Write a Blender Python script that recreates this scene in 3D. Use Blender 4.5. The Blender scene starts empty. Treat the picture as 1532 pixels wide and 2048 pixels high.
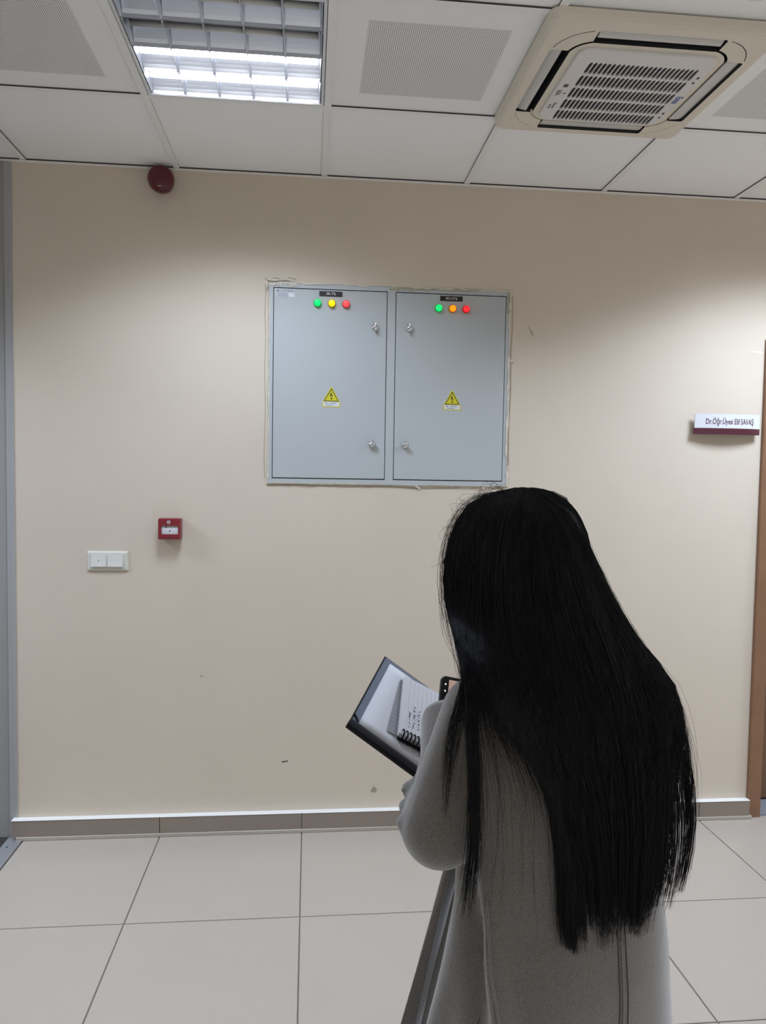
import bpy, bmesh, math, random
import numpy as np
from mathutils import Vector, Matrix, Euler, noise

random.seed(7)
rng = np.random.default_rng(7)
PI = math.pi
scene = bpy.context.scene
col = scene.collection

# ------------------------------------------------------------------ camera
H = 2.784            # ceiling height
cam_d = bpy.data.cameras.new('camera')
cam = bpy.data.objects.new('camera', cam_d)
col.objects.link(cam)
cam.location = (-0.0480, -3.2306, 1.5585)
cam.rotation_mode = 'XYZ'
cam.rotation_euler = (1.51882, -0.016077, -0.097066)
cam_d.sensor_fit = 'VERTICAL'
cam_d.sensor_height = 24.0
cam_d.lens = 1508.39 / 2048 * 24.0
cam_d.clip_start = 0.02
scene.camera = cam

# ------------------------------------------------------------------ world, exposure
world = bpy.data.worlds.new('world')
scene.world = world
world.use_nodes = True
world.node_tree.nodes['Background'].inputs[0].default_value = (0.8, 0.85, 1.0, 1)
world.node_tree.nodes['Background'].inputs[1].default_value = 0.02
vs = scene.view_settings
vs.view_transform = 'Standard'
vs.look = 'None'
vs.gamma = 1.0
vs.use_curve_mapping = False
vs.exposure = 0.11
scene.cycles.use_denoising = True
scene.cycles.max_bounces = 10
scene.cycles.diffuse_bounces = 6
scene.cycles.glossy_bounces = 6
scene.cycles.caustics_reflective = False
scene.cycles.caustics_refractive = False
scene.cycles.sample_clamp_indirect = 6.0

LAMP_POWER = 26.5    # watts of each lit ceiling luminaire
LAMP_SPREAD = math.radians(134)
TUBE_STRENGTH = 17.0
LAMP_COLOR = (0.72, 0.83, 1.0)
LAMPS = [(-0.3, -0.912), (2.1, -0.912), (-2.7, -0.912), (-4.5, -0.912), (4.5, -0.912), (-2.7, -5.763), (-0.3, -5.763), (2.1, -5.763)]   # first one is in view; far and rear ones added as fill
LAMP_GAIN = [0.54, 0.98, 1.15, 1.6, 1.4, 1.7, 1.5, 1.6]

# ------------------------------------------------------------------ helpers
def mat(name, color, rough=0.5, metal=0.0, spec=0.5, bump=0.0, bscale=50.0, var=0.0, vscale=3.0, emit=None, estr=0.0, sheen=0.0, coat=0.0):
    m = bpy.data.materials.new(name)
    m.use_nodes = True
    nt = m.node_tree
    b = nt.nodes['Principled BSDF']
    b.inputs['Base Color'].default_value = (*color, 1)
    b.inputs['Roughness'].default_value = rough
    b.inputs['Metallic'].default_value = metal
    b.inputs['Specular IOR Level'].default_value = spec
    if sheen:
        b.inputs['Sheen Weight'].default_value = sheen
    if coat:
        b.inputs['Coat Weight'].default_value = coat
    tc = nt.nodes.new('ShaderNodeTexCoord')
    if var:
        n = nt.nodes.new('ShaderNodeTexNoise')
        n.inputs['Scale'].default_value = vscale
        n.inputs['Detail'].default_value = 5
        nt.links.new(tc.outputs['Object'], n.inputs['Vector'])
        mp = nt.nodes.new('ShaderNodeMapRange')
        mp.inputs[1].default_value = 0.25; mp.inputs[2].default_value = 0.75
        mp.inputs[3].default_value = 1 - var; mp.inputs[4].default_value = 1 + var
        nt.links.new(n.outputs['Fac'], mp.inputs[0])
        mx = nt.nodes.new('ShaderNodeMix'); mx.data_type = 'RGBA'; mx.blend_type = 'MULTIPLY'
        mx.inputs['Factor'].default_value = 1
        mx.inputs['A'].default_value = (*color, 1)
        nt.links.new(mp.outputs[0], mx.inputs['B'])
        nt.links.new(mx.outputs['Result'], b.inputs['Base Color'])
    if bump:
        n2 = nt.nodes.new('ShaderNodeTexNoise')
        n2.inputs['Scale'].default_value = bscale
        n2.inputs['Detail'].default_value = 4
        nt.links.new(tc.outputs['Object'], n2.inputs['Vector'])
        bp = nt.nodes.new('ShaderNodeBump')
        bp.inputs['Strength'].default_value = bump
        bp.inputs['Distance'].default_value = 0.002
        nt.links.new(n2.outputs['Fac'], bp.inputs['Height'])
        nt.links.new(bp.outputs[0], b.inputs['Normal'])
    if emit:
        b.inputs['Emission Color'].default_value = (*emit, 1)
        b.inputs['Emission Strength'].default_value = estr
    return m

def perforated(name, color, hole, pitch):
    """white metal with a square raster of small round holes in the middle 0.4 x 0.4 m of the tile"""
    m = mat(name, color, 0.55)
    nt = m.node_tree; b = nt.nodes['Principled BSDF']
    tc = nt.nodes.new('ShaderNodeTexCoord'); sp = nt.nodes.new('ShaderNodeSeparateXYZ')
    nt.links.new(tc.outputs['Object'], sp.inputs[0])
    def M(op, a, c=None):
        n = nt.nodes.new('ShaderNodeMath'); n.operation = op
        for i, v in enumerate((a, c)):
            if v is None: continue
            if isinstance(v, (int, float)): n.inputs[i].default_value = v
            else: nt.links.new(v, n.inputs[i])
        return n.outputs[0]
    sq = []
    inside = None
    for ax in 'XY':
        c = sp.outputs[ax]
        w = M('LESS_THAN', M('ABSOLUTE', c), 0.2)
        inside = w if inside is None else M('MULTIPLY', inside, w)
        f = M('SUBTRACT', M('FRACT', M('ADD', M('DIVIDE', c, pitch), 100.0)), 0.5)
        sq.append(M('MULTIPLY', f, f))
    d = M('SQRT', M('ADD', sq[0], sq[1]))
    h = M('MULTIPLY', M('LESS_THAN', d, 0.31), inside)
    mx = nt.nodes.new('ShaderNodeMix'); mx.data_type = 'RGBA'
    mx.inputs['A'].default_value = (*color, 1); mx.inputs['B'].default_value = (*hole, 1)
    nt.links.new(h, mx.inputs['Factor'])
    nt.links.new(mx.outputs['Result'], b.inputs['Base Color'])
    return m

def finish(bm, name, m=None, parent=None, smooth=False, loc=None):
    me = bpy.data.meshes.new(name)
    bmesh.ops.recalc_face_normals(bm, faces=bm.faces)
    bm.to_mesh(me); bm.free()
    if smooth:
        me.shade_smooth()
    o = bpy.data.objects.new(name, me)
    col.objects.link(o)
    if m:
        for mm in (m if isinstance(m, (list, tuple)) else [m]):
            me.materials.append(mm)
    if parent is not None:
        o.parent = parent
    if loc is not None:
        o.location = loc
    return o

def box(bm, x0, x1, y0, y1, z0, z1, bev=0.0, seg=2, mi=0):
    r = bmesh.ops.create_cube(bm, size=1.0)
    vs_ = r['verts']
    for v in vs_:
        v.co = Vector(((x0 + x1) / 2 + v.co.x * (x1 - x0), (y0 + y1) / 2 + v.co.y * (y1 - y0), (z0 + z1) / 2 + v.co.z * (z1 - z0)))
    fs = set(f for v in vs_ for f in v.link_faces)
    for f in fs: f.material_index = mi
    if bev:
        es = list(set(e for v in vs_ for e in v.link_edges))
        bmesh.ops.bevel(bm, geom=es, offset=bev, segments=seg, affect='EDGES', profile=0.5)
    return vs_

def obox(name, dims, m, parent=None, bev=0.0, seg=2, smooth=False):
    bm = bmesh.new(); box(bm, *dims, bev=bev, seg=seg)
    return finish(bm, name, m, parent, smooth)

def prism(bm, pts, a0, a1, axis='y', mi=0):
    """extrude polygon pts (u,v) along axis from a0 to a1; u,v -> (x,z) for y, (x,y) for z, (y,z) for x"""
    def P(u, v, a):
        return {'y': (u, a, v), 'z': (u, v, a), 'x': (a, u, v)}[axis]
    A = [bm.verts.new(P(u, v, a0)) for u, v in pts]
    B = [bm.verts.new(P(u, v, a1)) for u, v in pts]
    n = len(pts)
    fs = [bm.faces.new(A), bm.faces.new(B[::-1])]
    for i in range(n):
        fs.append(bm.faces.new((A[i], B[i], B[(i + 1) % n], A[(i + 1) % n])))
    for f in fs: f.material_index = mi
    return fs

def rrect(cx, cy, hx, hy, r, n=6):
    out = []
    for sx, sy, a0 in ((1, 1, 0), (-1, 1, 90), (-1, -1, 180), (1, -1, 270)):
        for k in range(n + 1):
            a = math.radians(a0 + 90 * k / n)
            out.append((cx + sx * (hx - r) + r * math.cos(a), cy + sy * (hy - r) + r * math.sin(a)))
    return out

def lathe(bm, prof, M=None, seg=32, mi=0):
    """profile of (radius, height), revolved about local z, then transformed by M"""
    M = M or Matrix.Identity(4)
    rings = []
    for r, h in prof:
        if r < 1e-6:
            rings.append([bm.verts.new(M @ Vector((0, 0, h)))])
        else:
            rings.append([bm.verts.new(M @ Vector((r * math.cos(2 * PI * k / seg), r * math.sin(2 * PI * k / seg), h))) for k in range(seg)])
    for a, b in zip(rings, rings[1:]):
        for k in range(seg):
            k2 = (k + 1) % seg
            if len(a) == 1 and len(b) == 1: continue
            if len(a) == 1: f = bm.faces.new((a[0], b[k], b[k2]))
            elif len(b) == 1: f = bm.faces.new((a[k], b[0], a[k2]))
            else: f = bm.faces.new((a[k], b[k], b[k2], a[k2]))
            f.material_index = mi

def tube(bm, pts, rad, seg=8, caps=True, mi=0):
    pts = [Vector(q) for q in pts]
    n = len(pts)
    rads = rad if isinstance(rad, (list, tuple)) else [rad] * n
    prev = None; rings = []
    for i in range(n):
        t = (pts[min(i + 1, n - 1)] - pts[max(i - 1, 0)]).normalized()
        if prev is None:
            u = t.orthogonal().normalized()
        else:
            u = (prev - t * prev.dot(t)).normalized()
        prev = u; w = t.cross(u)
        rings.append([bm.verts.new(pts[i] + rads[i] * (math.cos(2 * PI * k / seg) * u + math.sin(2 * PI * k / seg) * w)) for k in range(seg)])
    for a, b in zip(rings, rings[1:]):
        for k in range(seg):
            bm.faces.new((a[k], a[(k + 1) % seg], b[(k + 1) % seg], b[k])).material_index = mi
    if caps:
        bm.faces.new(rings[0][::-1]).material_index = mi; bm.faces.new(rings[-1]).material_index = mi

def capsule(bm, a, b, ra, rb, n=6, seg=16):
    """a tapered limb closed by half spheres"""
    a = Vector(a); b = Vector(b); t = (b - a)
    L = t.length; t = t / L if L > 1e-6 else Vector((0, 0, 1))
    pts = []; rads = []
    for k in range(n + 1):
        an = -PI / 2 + (PI / 2) * k / n
        pts.append(a + t * (ra * math.sin(an))); rads.append(max(ra * math.cos(an), ra * 0.02))
    for k in range(1, 4):
        pts.append(a.lerp(b, k / 4)); rads.append(ra + (rb - ra) * k / 4)
    for k in range(n + 1):
        an = (PI / 2) * k / n
        pts.append(b + t * (rb * math.sin(an))); rads.append(max(rb * math.cos(an), rb * 0.02))
    tube(bm, pts, rads, seg)

def ellipsoid(bm, c, r, rot=None, u=24, v=16):
    M = Matrix.Translation(Vector(c)) @ (rot.to_4x4() if rot else Matrix.Identity(4)) @ Matrix.Diagonal((*r, 1))
    bmesh.ops.create_uvsphere(bm, u_segments=u, v_segments=v, radius=1.0, matrix=M)

def apply_mods(o):
    dg = bpy.context.evaluated_depsgraph_get()
    me = bpy.data.meshes.new_from_object(o.evaluated_get(dg))
    o.modifiers.clear()
    old = o.data; o.data = me
    me.name = o.name
    bpy.data.meshes.remove(old)

def remesh(o, vox, smooth=4, fac=0.5):
    md = o.modifiers.new('r', 'REMESH'); md.mode = 'VOXEL'; md.voxel_size = vox; md.use_smooth_shade = True
    if smooth:
        sm = o.modifiers.new('s', 'SMOOTH'); sm.iterations = smooth; sm.factor = fac
    apply_mods(o)

def cut(o, cutters):
    bpy.context.view_layer.update()
    for c in cutters:
        md = o.modifiers.new('b', 'BOOLEAN'); md.operation = 'DIFFERENCE'; md.object = c; md.solver = 'EXACT'
    apply_mods(o)
    for c in cutters:
        me = c.data; bpy.data.objects.remove(c); bpy.data.meshes.remove(me)

def text(name, body, size, m, parent, M, sx=1.0, extrude=0.0004, bold=0.0, align='CENTER'):
    cu = bpy.data.curves.new(name, 'FONT')
    cu.body = body; cu.size = size; cu.align_x = align; cu.align_y = 'CENTER'; cu.extrude = extrude; cu.offset = bold
    cu.resolution_u = 3
    t = bpy.data.objects.new(name, cu); col.objects.link(t)
    dg = bpy.context.evaluated_depsgraph_get()
    me = bpy.data.meshes.new_from_object(t.evaluated_get(dg))
    bpy.data.objects.remove(t); bpy.data.curves.remove(cu)
    me.name = name
    me.transform(M @ Matrix.Diagonal((sx, 1, 1, 1)))
    o = bpy.data.objects.new(name, me); col.objects.link(o)
    me.materials.clear(); me.materials.append(m)
    o.parent = parent
    return o

WALLROT = Matrix.Rotation(PI / 2, 4, 'X')           # text plane facing the room (-y)
def on_wall(x, y, z): return Matrix.Translation((x, y, z)) @ WALLROT

def empty(name, loc=(0, 0, 0), rotz=0.0):
    o = bpy.data.objects.new(name, None); col.objects.link(o)
    o.location = loc; o.rotation_euler = (0, 0, rotz); o.empty_display_size = 0.1
    return o

def tag(o, label, cat, group=None):
    o['label'] = label; o['category'] = cat
    if group: o['group'] = group
    return o

def structure(o):
    o['kind'] = 'structure'
    return o

def share(src, name, parent, loc=None, m=None):
    o = bpy.data.objects.new(name, src.data); col.objects.link(o)
    o.parent = parent
    if loc is not None: o.location = loc
    return o

# ------------------------------------------------------------------ materials
M_wall = mat('wall_paint', (0.63, 0.556, 0.466), 0.75, spec=0.3, bump=0.08, bscale=120, var=0.025, vscale=2.5)
M_white_wall = mat('cream_paint', (0.78, 0.69, 0.56), 0.8)
M_ceil = mat('ceiling_white', (0.94, 0.945, 0.95), 0.7, spec=0.3)
M_bar = mat('ceiling_bar_white', (0.90, 0.90, 0.90), 0.5)
M_faint_shade = mat('faint_shadow_grey', (0.42, 0.41, 0.40), 0.8)
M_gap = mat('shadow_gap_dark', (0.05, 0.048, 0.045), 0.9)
M_perf = perforated('perforated_white', (0.92, 0.925, 0.93), (0.16, 0.155, 0.15), 0.0058)
M_tile = mat('floor_porcelain', (0.42, 0.375, 0.325), 0.22, spec=0.4, var=0.02, vscale=2.0)
M_grout = mat('floor_grout', (0.21, 0.19, 0.175), 0.9)
M_base = mat('baseboard_taupe', (0.26, 0.214, 0.178), 0.4, var=0.04, vscale=6)
M_basetop = mat('baseboard_top_white', (0.78, 0.775, 0.76), 0.5)
M_grey = mat('grey_metal_paint', (0.305, 0.30, 0.295), 0.5)
M_greytrim = mat('grey_metal_trim', (0.36, 0.36, 0.37), 0.3, spec=0.6)
M_alu = mat('aluminium', (0.62, 0.64, 0.68), 0.35, metal=0.8, bump=0.05, bscale=200)
M_carpet = mat('dark_mat', (0.035, 0.03, 0.028), 0.95, bump=0.6, bscale=300, var=0.4, vscale=120)
M_wood = mat('brown_door_frame', (0.225, 0.117, 0.064), 0.5, var=0.1, vscale=8)
M_wood2 = mat('brown_door_leaf', (0.16, 0.09, 0.05), 0.45, var=0.15, vscale=10)
M_slate = mat('grey_door_floor', (0.22, 0.23, 0.26), 0.6)
M_black = mat('black_plastic', (0.012, 0.012, 0.014), 0.4)
M_chrome = mat('chrome', (0.75, 0.75, 0.76), 0.12, metal=1.0)

# ------------------------------------------------------------------ floor
bm = bmesh.new(); box(bm, -5.0, 5.0, -7.0, 0.05, -0.06, -0.004)
floor = structure(finish(bm, 'floor', M_grout))
FX0 = -0.6646; FY1 = -0.65; G = 0.0022
bm = bmesh.new(); box(bm, -0.3 + G, 0.3 - G, -0.3 + G, 0.3 - G, -0.006, 0.0, bev=0.0012, seg=1)
tile_proto = None
def tile(x0, x1, y0, y1):
    bm = bmesh.new(); box(bm, x0 + G, x1 - G, y0 + G, y1 - G, -0.006, 0.0, bev=0.0012, seg=1)
    return finish(bm, 'floor_tile', M_tile, floor)
full = finish(bm, 'floor_tile', M_tile, floor, loc=(FX0 + 0.3, FY1 - 0.3, 0))
for i in range(-5, 9):
    for j in range(0, 10):
        x0 = FX0 + 0.6 * i
        if i < -1: continue
        if i == -1:
            tile(-1.222, FX0, FY1 - 0.6 * (j + 1), FY1 - 0.6 * j)
        elif not (i == 0 and j == 0):
            share(full, 'floor_tile', floor, (x0 + 0.3, FY1 - 0.6 * j - 0.3, 0))
for i in range(-1, 9):
    x0 = FX0 + 0.6 * i
    tile(max(x0, -1.222), x0 + 0.6, FY1, 0.0)
bm = bmesh.new(); box(bm, -5.0, -1.284, -7.0, 0.0, -0.004, 0.004)
dm = finish(bm, 'floor_mat', M_carpet); tag(dm, 'dark speckled floor covering beyond the metal strip, far left', 'mat')
bm = bmesh.new(); box(bm, -1.288, -1.224, -7.0, -0.001, -0.003, 0.005, bev=0.002)
strip = tag(empty('threshold_strip', (0, 0, 0)), 'flat aluminium threshold strip on the floor at the left corner', 'metal strip')
finish(bm, 'strip_plate', M_alu, strip)
for k in range(8):
    bm = bmesh.new(); lathe(bm, [(0, 0.0062), (0.004, 0.0055), (0.0045, 0.004)], Matrix.Translation((-1.262, -0.09 - 0.4 * k, 0)), 12)
    finish(bm, 'screw', M_black, strip)

# ------------------------------------------------------------------ walls
DX0, DX1, DZ = 1.978, 2.98, 2.12       # brown door opening
bm = bmesh.new()
box(bm, -1.262, DX0, 0.0, 0.2, 0.0, H + 0.25)
box(bm, DX0, DX1, 0.0, 0.2, DZ, H + 0.25)
box(bm, DX1, 5.0, 0.0, 0.2, 0.0, H + 0.25)
wall = structure(finish(bm, 'wall_back', M_wall))
bm = bmesh.new(); box(bm, -5.0, -1.262, 0.006, 0.2, 0.0, H + 0.25)
structure(finish(bm, 'wall_left', M_grey))
bm = bmesh.new(); prism(bm, [(-1.284, 0.0), (-1.262, 0.0), (-1.252, -0.003), (-1.252, 0.004), (-1.262, 0.012), (-1.284, 0.012)], 0.0, H - 0.002, 'z')
structure(finish(bm, 'trim_2', M_greytrim))
bm = bmesh.new(); box(bm, 5.0, 5.1, -7.0, 0.2, 0, H + 0.25); structure(finish(bm, 'wall_right', M_white_wall))
bm = bmesh.new(); box(bm, -5.1, -5.0, -7.0, 0.2, 0, H + 0.25); structure(finish(bm, 'wall_side', M_white_wall))
bm = bmesh.new(); box(bm, -5.1, 5.1, -7.1, -7.0, 0, H + 0.25); structure(finish(bm, 'wall_front', M_white_wall))

# scuffs and small marks on the wall
M_scuff = mat('scuff', (0.34, 0.29, 0.23), 0.9)
M_chip = mat('paint_chip', (0.78, 0.77, 0.74), 0.9)
def mark(pts, m):
    bm = bmesh.new(); prism(bm, pts, -0.0008, 0.0005, 'y'); finish(bm, 'scuff', m, wall)
mark([(0.889, 2.205), (0.893, 2.200), (0.905, 2.172), (0.911, 2.158), (0.906, 2.163), (0.896, 2.185)], M_scuff)
mark([(0.905, 2.185), (0.916, 2.166), (0.914, 2.164), (0.903, 2.182)], M_scuff)
mark([(-0.155, 0.303), (-0.128, 0.307), (-0.126, 0.304), (-0.15, 0.299)], M_gap)
mark([(0.235, 0.165), (0.248, 0.185), (0.262, 0.170), (0.256, 0.158), (0.243, 0.156)], M_scuff)
mark([(1.905, 2.125), (1.955, 2.118), (1.972, 2.124), (1.95, 2.130)], M_chip)
mark([(-0.505, 0.682), (-0.49, 0.684), (-0.488, 0.681), (-0.503, 0.679)], M_scuff)

# baseboard: taupe panels with a white top ledge and a light strip at the foot
base = structure(empty('baseboard_back'))
edges = [-1.268, -0.6646, -0.0646, 0.5354, 1.1354, 1.7354, DX0]
for a, b in zip(edges, edges[1:]):
    bm = bmesh.new(); box(bm, a + 0.0012, b - 0.0012, -0.030, 0.0, 0.016, 0.084, bev=0.001, seg=1)
    finish(bm, 'baseboard_panel', M_base, base)
    bm = bmesh.new(); box(bm, a, b, -0.0315, 0.0, 0.084, 0.0875, bev=0.001, seg=1)
    finish(bm, 'baseboard_ledge', M_basetop, base)
bm = bmesh.new(); box(bm, DX1, 5.0, -0.030, 0.0, 0.0, 0.086); finish(bm, 'baseboard_panel', M_base, base)
bm = bmesh.new(); box(bm, -1.25, DX0 + 0.01, -0.034, 0.0, 0.0, 0.016, bev=0.002, seg=1)
structure(finish(bm, 'trim_1', M_tile))

# brown door at the right edge
door = structure(empty('door_1'))
bm = bmesh.new()
prism(bm, [(DX0 - 0.002, -0.012), (DX0 + 0.002, -0.016), (DX0 + 0.058, -0.016), (DX0 + 0.062, -0.012), (DX0 + 0.062, 0.2), (DX0 - 0.002, 0.0)], 0.0, DZ + 0.06, 'z')
finish(bm, 'door_frame', M_wood, door)
bm = bmesh.new(); prism(bm, [(DX1 - 0.062, -0.016), (DX1 + 0.002, -0.016), (DX1 + 0.002, 0.0), (DX1 - 0.062, 0.2)], 0.0, DZ + 0.06, 'z')
finish(bm, 'door_frame', M_wood, door)
bm = bmesh.new(); box(bm, DX0 + 0.06, DX1 - 0.06, -0.016, 0.2, DZ, DZ + 0.06)
finish(bm, 'door_frame', M_wood, door)
bm = bmesh.new(); box(bm, DX0 + 0.064, DX1 - 0.064, 0.155, 0.195, 0.012, DZ - 0.004, bev=0.003)
finish(bm, 'door_leaf', M_wood2, door)
bm = bmesh.new(); box(bm, DX0 + 0.062, DX1 - 0.062, 0.0, 0.21, -0.05, 0.004)
finish(bm, 'door_sill', M_slate, door)

# ------------------------------------------------------------------ ceiling
bm = bmesh.new(); box(bm, -5.1, 5.1, -7.1, 0.2, H + 0.25, H + 0.3)
ceiling = structure(finish(bm, 'ceiling', M_gap))
BW = 0.012; BZ = 0.005
ROW1 = -0.612                        # centre line of the first cross bar
def bar(x0, x1, y0, y1, faint=False):
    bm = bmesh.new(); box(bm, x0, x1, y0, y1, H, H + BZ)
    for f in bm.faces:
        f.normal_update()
        f.material_index = (2 if faint else 1) if abs(f.normal.z) < 0.5 else 0  # side faces painted dark, in place of the shadow line along the tiles
    return finish(bm, 'ceiling_bar', [M_bar, M_gap, M_faint_shade], ceiling)
xs = [round(-4.8 + 0.6 * i, 3) for i in range(17)]
ys = [0.0] + [round(ROW1 - 0.606 * j, 4) for j in range(11)]
bars = {}
for x in xs: bar(x - BW, x + BW, -6.9, -0.024, x in (-0.6, 0.0))      # two runs painted with a fainter shadow line
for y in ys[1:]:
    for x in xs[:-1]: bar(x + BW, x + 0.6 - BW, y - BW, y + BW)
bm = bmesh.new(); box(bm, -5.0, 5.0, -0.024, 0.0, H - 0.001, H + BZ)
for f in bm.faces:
    f.normal_update(); f.material_index = 1 if abs(f.normal.y) > 0.5 else 0  # edge painted dark as the shadow line at the wall
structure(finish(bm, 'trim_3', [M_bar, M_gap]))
LAMPCELLS = set()
for lx, ly in LAMPS:
    LAMPCELLS.add((min(range(16), key=lambda i: abs(xs[i] + 0.3 - lx)), min(range(1, 11), key=lambda j: abs((ys[j] + ys[j + 1]) / 2 - ly))))
AC_CELL = (xs.index(0.6), 1)
protos = {}
for i, x in enumerate(xs[:-1]):
    for j in range(0, 11):
        y1, y0 = ys[j], ys[j + 1]
        if (i, j) in LAMPCELLS or (i, j) == AC_CELL: continue
        if j == 0: kind = 'edge'
        elif j == 1: kind = 'perf' if i in (xs.index(0.0), xs.index(-1.2), xs.index(1.2)) else 'plain'
        else: kind = 'perf' if (i + j) % 2 == (xs.index(0.6) + 2) % 2 else 'plain'
        dy = y1 - y0 - (0.012 if j == 0 else 0.0)
        cx, cy = x + 0.3, (y0 + y1) / 2 - (0.006 if j == 0 else 0)
        if kind not in protos:
            bm = bmesh.new(); box(bm, -0.291, 0.291, -dy / 2 + 0.008, dy / 2 - 0.008, 0, 0.012)
            protos[kind] = finish(bm, 'ceiling_tile', M_perf if kind == 'perf' else M_ceil, ceiling, loc=(cx, cy, H + BZ))
        else:
            share(protos[kind], 'ceiling_tile', ceiling, (cx, cy, H + BZ))

# ------------------------------------------------------------------ ceiling luminaires
M_mirror = mat('louvre_mirror', (0.66, 0.69, 0.77), 0.34, metal=0.92)
M_frame = mat('lamp_frame_white', (0.70, 0.72, 0.75), 0.35)
M_tube_on = mat('tube_lit', (0.9, 0.9, 0.9), 0.3, emit=(0.95, 0.98, 1.0), estr=TUBE_STRENGTH)
M_tube_off = mat('tube_unlit', (0.62, 0.62, 0.60), 0.3)
M_housing = mat('lamp_housing', (0.5, 0.5, 0.5), 0.6)

def luminaire(cx, cy, gain, label, first=False):
    L = tag(empty('ceiling_light', (cx, cy, H)), label, 'ceiling light', 'square louvred lights in the ceiling')
    s = 0.286
    # frame: a thin white rim
    bm = bmesh.new()
    for (x0, x1, y0, y1) in ((-s, s, s - 0.009, s), (-s, s, -s, -s + 0.009), (-s, -s + 0.009, -s + 0.009, s - 0.009), (s - 0.009, s, -s + 0.009, s - 0.009)):
        box(bm, x0, x1, y0, y1, -0.003, 0.075, bev=0.0015, seg=1)
    finish(bm, 'frame', M_frame, L)
    bm = bmesh.new(); box(bm, -s, s, -s, s, 0.077, 0.08); finish(bm, 'housing', M_housing, L)
    w = 0.139
    ridge = None
    def prof(u):   # parabolic wall between the louvre edge (u=0) and the top (u=1)
        return (w / 2 - 0.001 - 0.043 * u ** 1.7, 0.060 * u)
    for k in range(4):
        yc = s - 0.009 - w / 2 - k * w
        bm = bmesh.new()
        pts = [prof(u / 6) for u in range(7)]
        out = [(yc + a, b) for a, b in pts] + [(yc + 0.02, 0.070), (yc - 0.02, 0.070)] + [(yc - a, b) for a, b in reversed(pts)]
        xa, xb = -s + 0.0095, s - 0.0095
        A = [bm.verts.new((xa, a, b)) for a, b in out]; B = [bm.verts.new((xb, a, b)) for a, b in out]
        for q in range(len(out) - 1): bm.faces.new((A[q], B[q], B[q + 1], A[q + 1]))
        o = finish(bm, 'reflector', M_mirror, L, smooth=False)
        lit = k < 2
        bm = bmesh.new(); tube(bm, [(xa + 0.012, yc, 0.0275), (xb - 0.012, yc, 0.0275)], 0.009, 12)
        finish(bm, 'tube', M_tube_on if lit else M_tube_off, L, smooth=True)
        # cross blades of this trough: folded mirror fins whose foot curves like the reflector
        for q in range(6):
            xq = xa + (xb - xa) * q / 5
            if q in (0, 5): xq += 0.003 if q == 0 else -0.003
            bm = bmesh.new()
            t0, t1 = 0.0006, 0.0045
            ya, yb = -w / 2 + 0.002, w / 2 - 0.002
            secs = []
            for (yy, zl, zu) in ((ya, 0.002, 0.004), (ya + 0.02, 0.002, 0.026), (ya + 0.045, 0.002, 0.034), (yb - 0.045, 0.002, 0.034), (yb - 0.02, 0.002, 0.026), (yb, 0.002, 0.004)):
                secs.append([bm.verts.new((xq - t0, yc + yy, zl)), bm.verts.new((xq - t1, yc + yy, zu)), bm.verts.new((xq + t1, yc + yy, zu)), bm.verts.new((xq + t0, yc + yy, zl))])
            for a, b in zip(secs, secs[1:]):
                for e in range(4): bm.faces.new((a[e], a[(e + 1) % 4], b[(e + 1) % 4], b[e]))
            bm.faces.new(secs[0]); bm.faces.new(secs[-1][::-1])
            finish(bm, 'louvre_blade', M_mirror, L)
    ld = bpy.data.lights.new('louvre_light', 'AREA')
    ld.shape = 'RECTANGLE'; ld.size = 0.54; ld.size_y = 0.54
    ld.energy = LAMP_POWER * gain; ld.color = LAMP_COLOR; ld.spread = LAMP_SPREAD
    # batwing photometry of a louvred luminaire: more even intensity over angle than a plain diffuser
    ld.use_nodes = True
    nt = ld.node_tree; em = nt.nodes['Emission']
    ge = nt.nodes.new('ShaderNodeNewGeometry'); dt = nt.nodes.new('ShaderNodeVectorMath'); dt.operation = 'DOT_PRODUCT'
    nt.links.new(ge.outputs['Incoming'], dt.inputs[0]); nt.links.new(ge.outputs['Normal'], dt.inputs[1])
    ab = nt.nodes.new('ShaderNodeMath'); ab.operation = 'ABSOLUTE'; nt.links.new(dt.outputs['Value'], ab.inputs[0])
    mxn = nt.nodes.new('ShaderNodeMath'); mxn.operation = 'MAXIMUM'; nt.links.new(ab.outputs[0], mxn.inputs[0]); mxn.inputs[1].default_value = 0.35
    dv = nt.nodes.new('ShaderNodeMath'); dv.operation = 'DIVIDE'; dv.inputs[0].default_value = 1.0; nt.links.new(mxn.outputs[0], dv.inputs[1])
    nt.links.new(dv.outputs[0], em.inputs['Strength'])
    lo = bpy.data.objects.new('louvre_light', ld); col.objects.link(lo); lo.parent = L
    lo.location = (0, 0, -0.004)
    return L
luminaire(*LAMPS[0], LAMP_GAIN[0], 'square louvred mirror light with two lit tubes, left of the perforated middle tile')
for (lx, ly), g, lab in zip(LAMPS[1:], LAMP_GAIN[1:], ['louvred light outside the frame, right of the air conditioner', 'louvred light outside the frame, over the dark mat',
                                                     'added louvred fill light outside the frame, farthest to the left', 'added louvred fill light outside the frame, farthest to the right',
    'added louvred fill light outside the frame, behind the viewer on the left', 'added louvred fill light outside the frame, straight behind the viewer', 'added louvred fill light outside the frame, behind the viewer on the right']):
    luminaire(lx, min(((ys[j] + ys[j + 1]) / 2 for j in range(1, 11)), key=lambda v: abs(v - ly)), g, lab)

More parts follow.
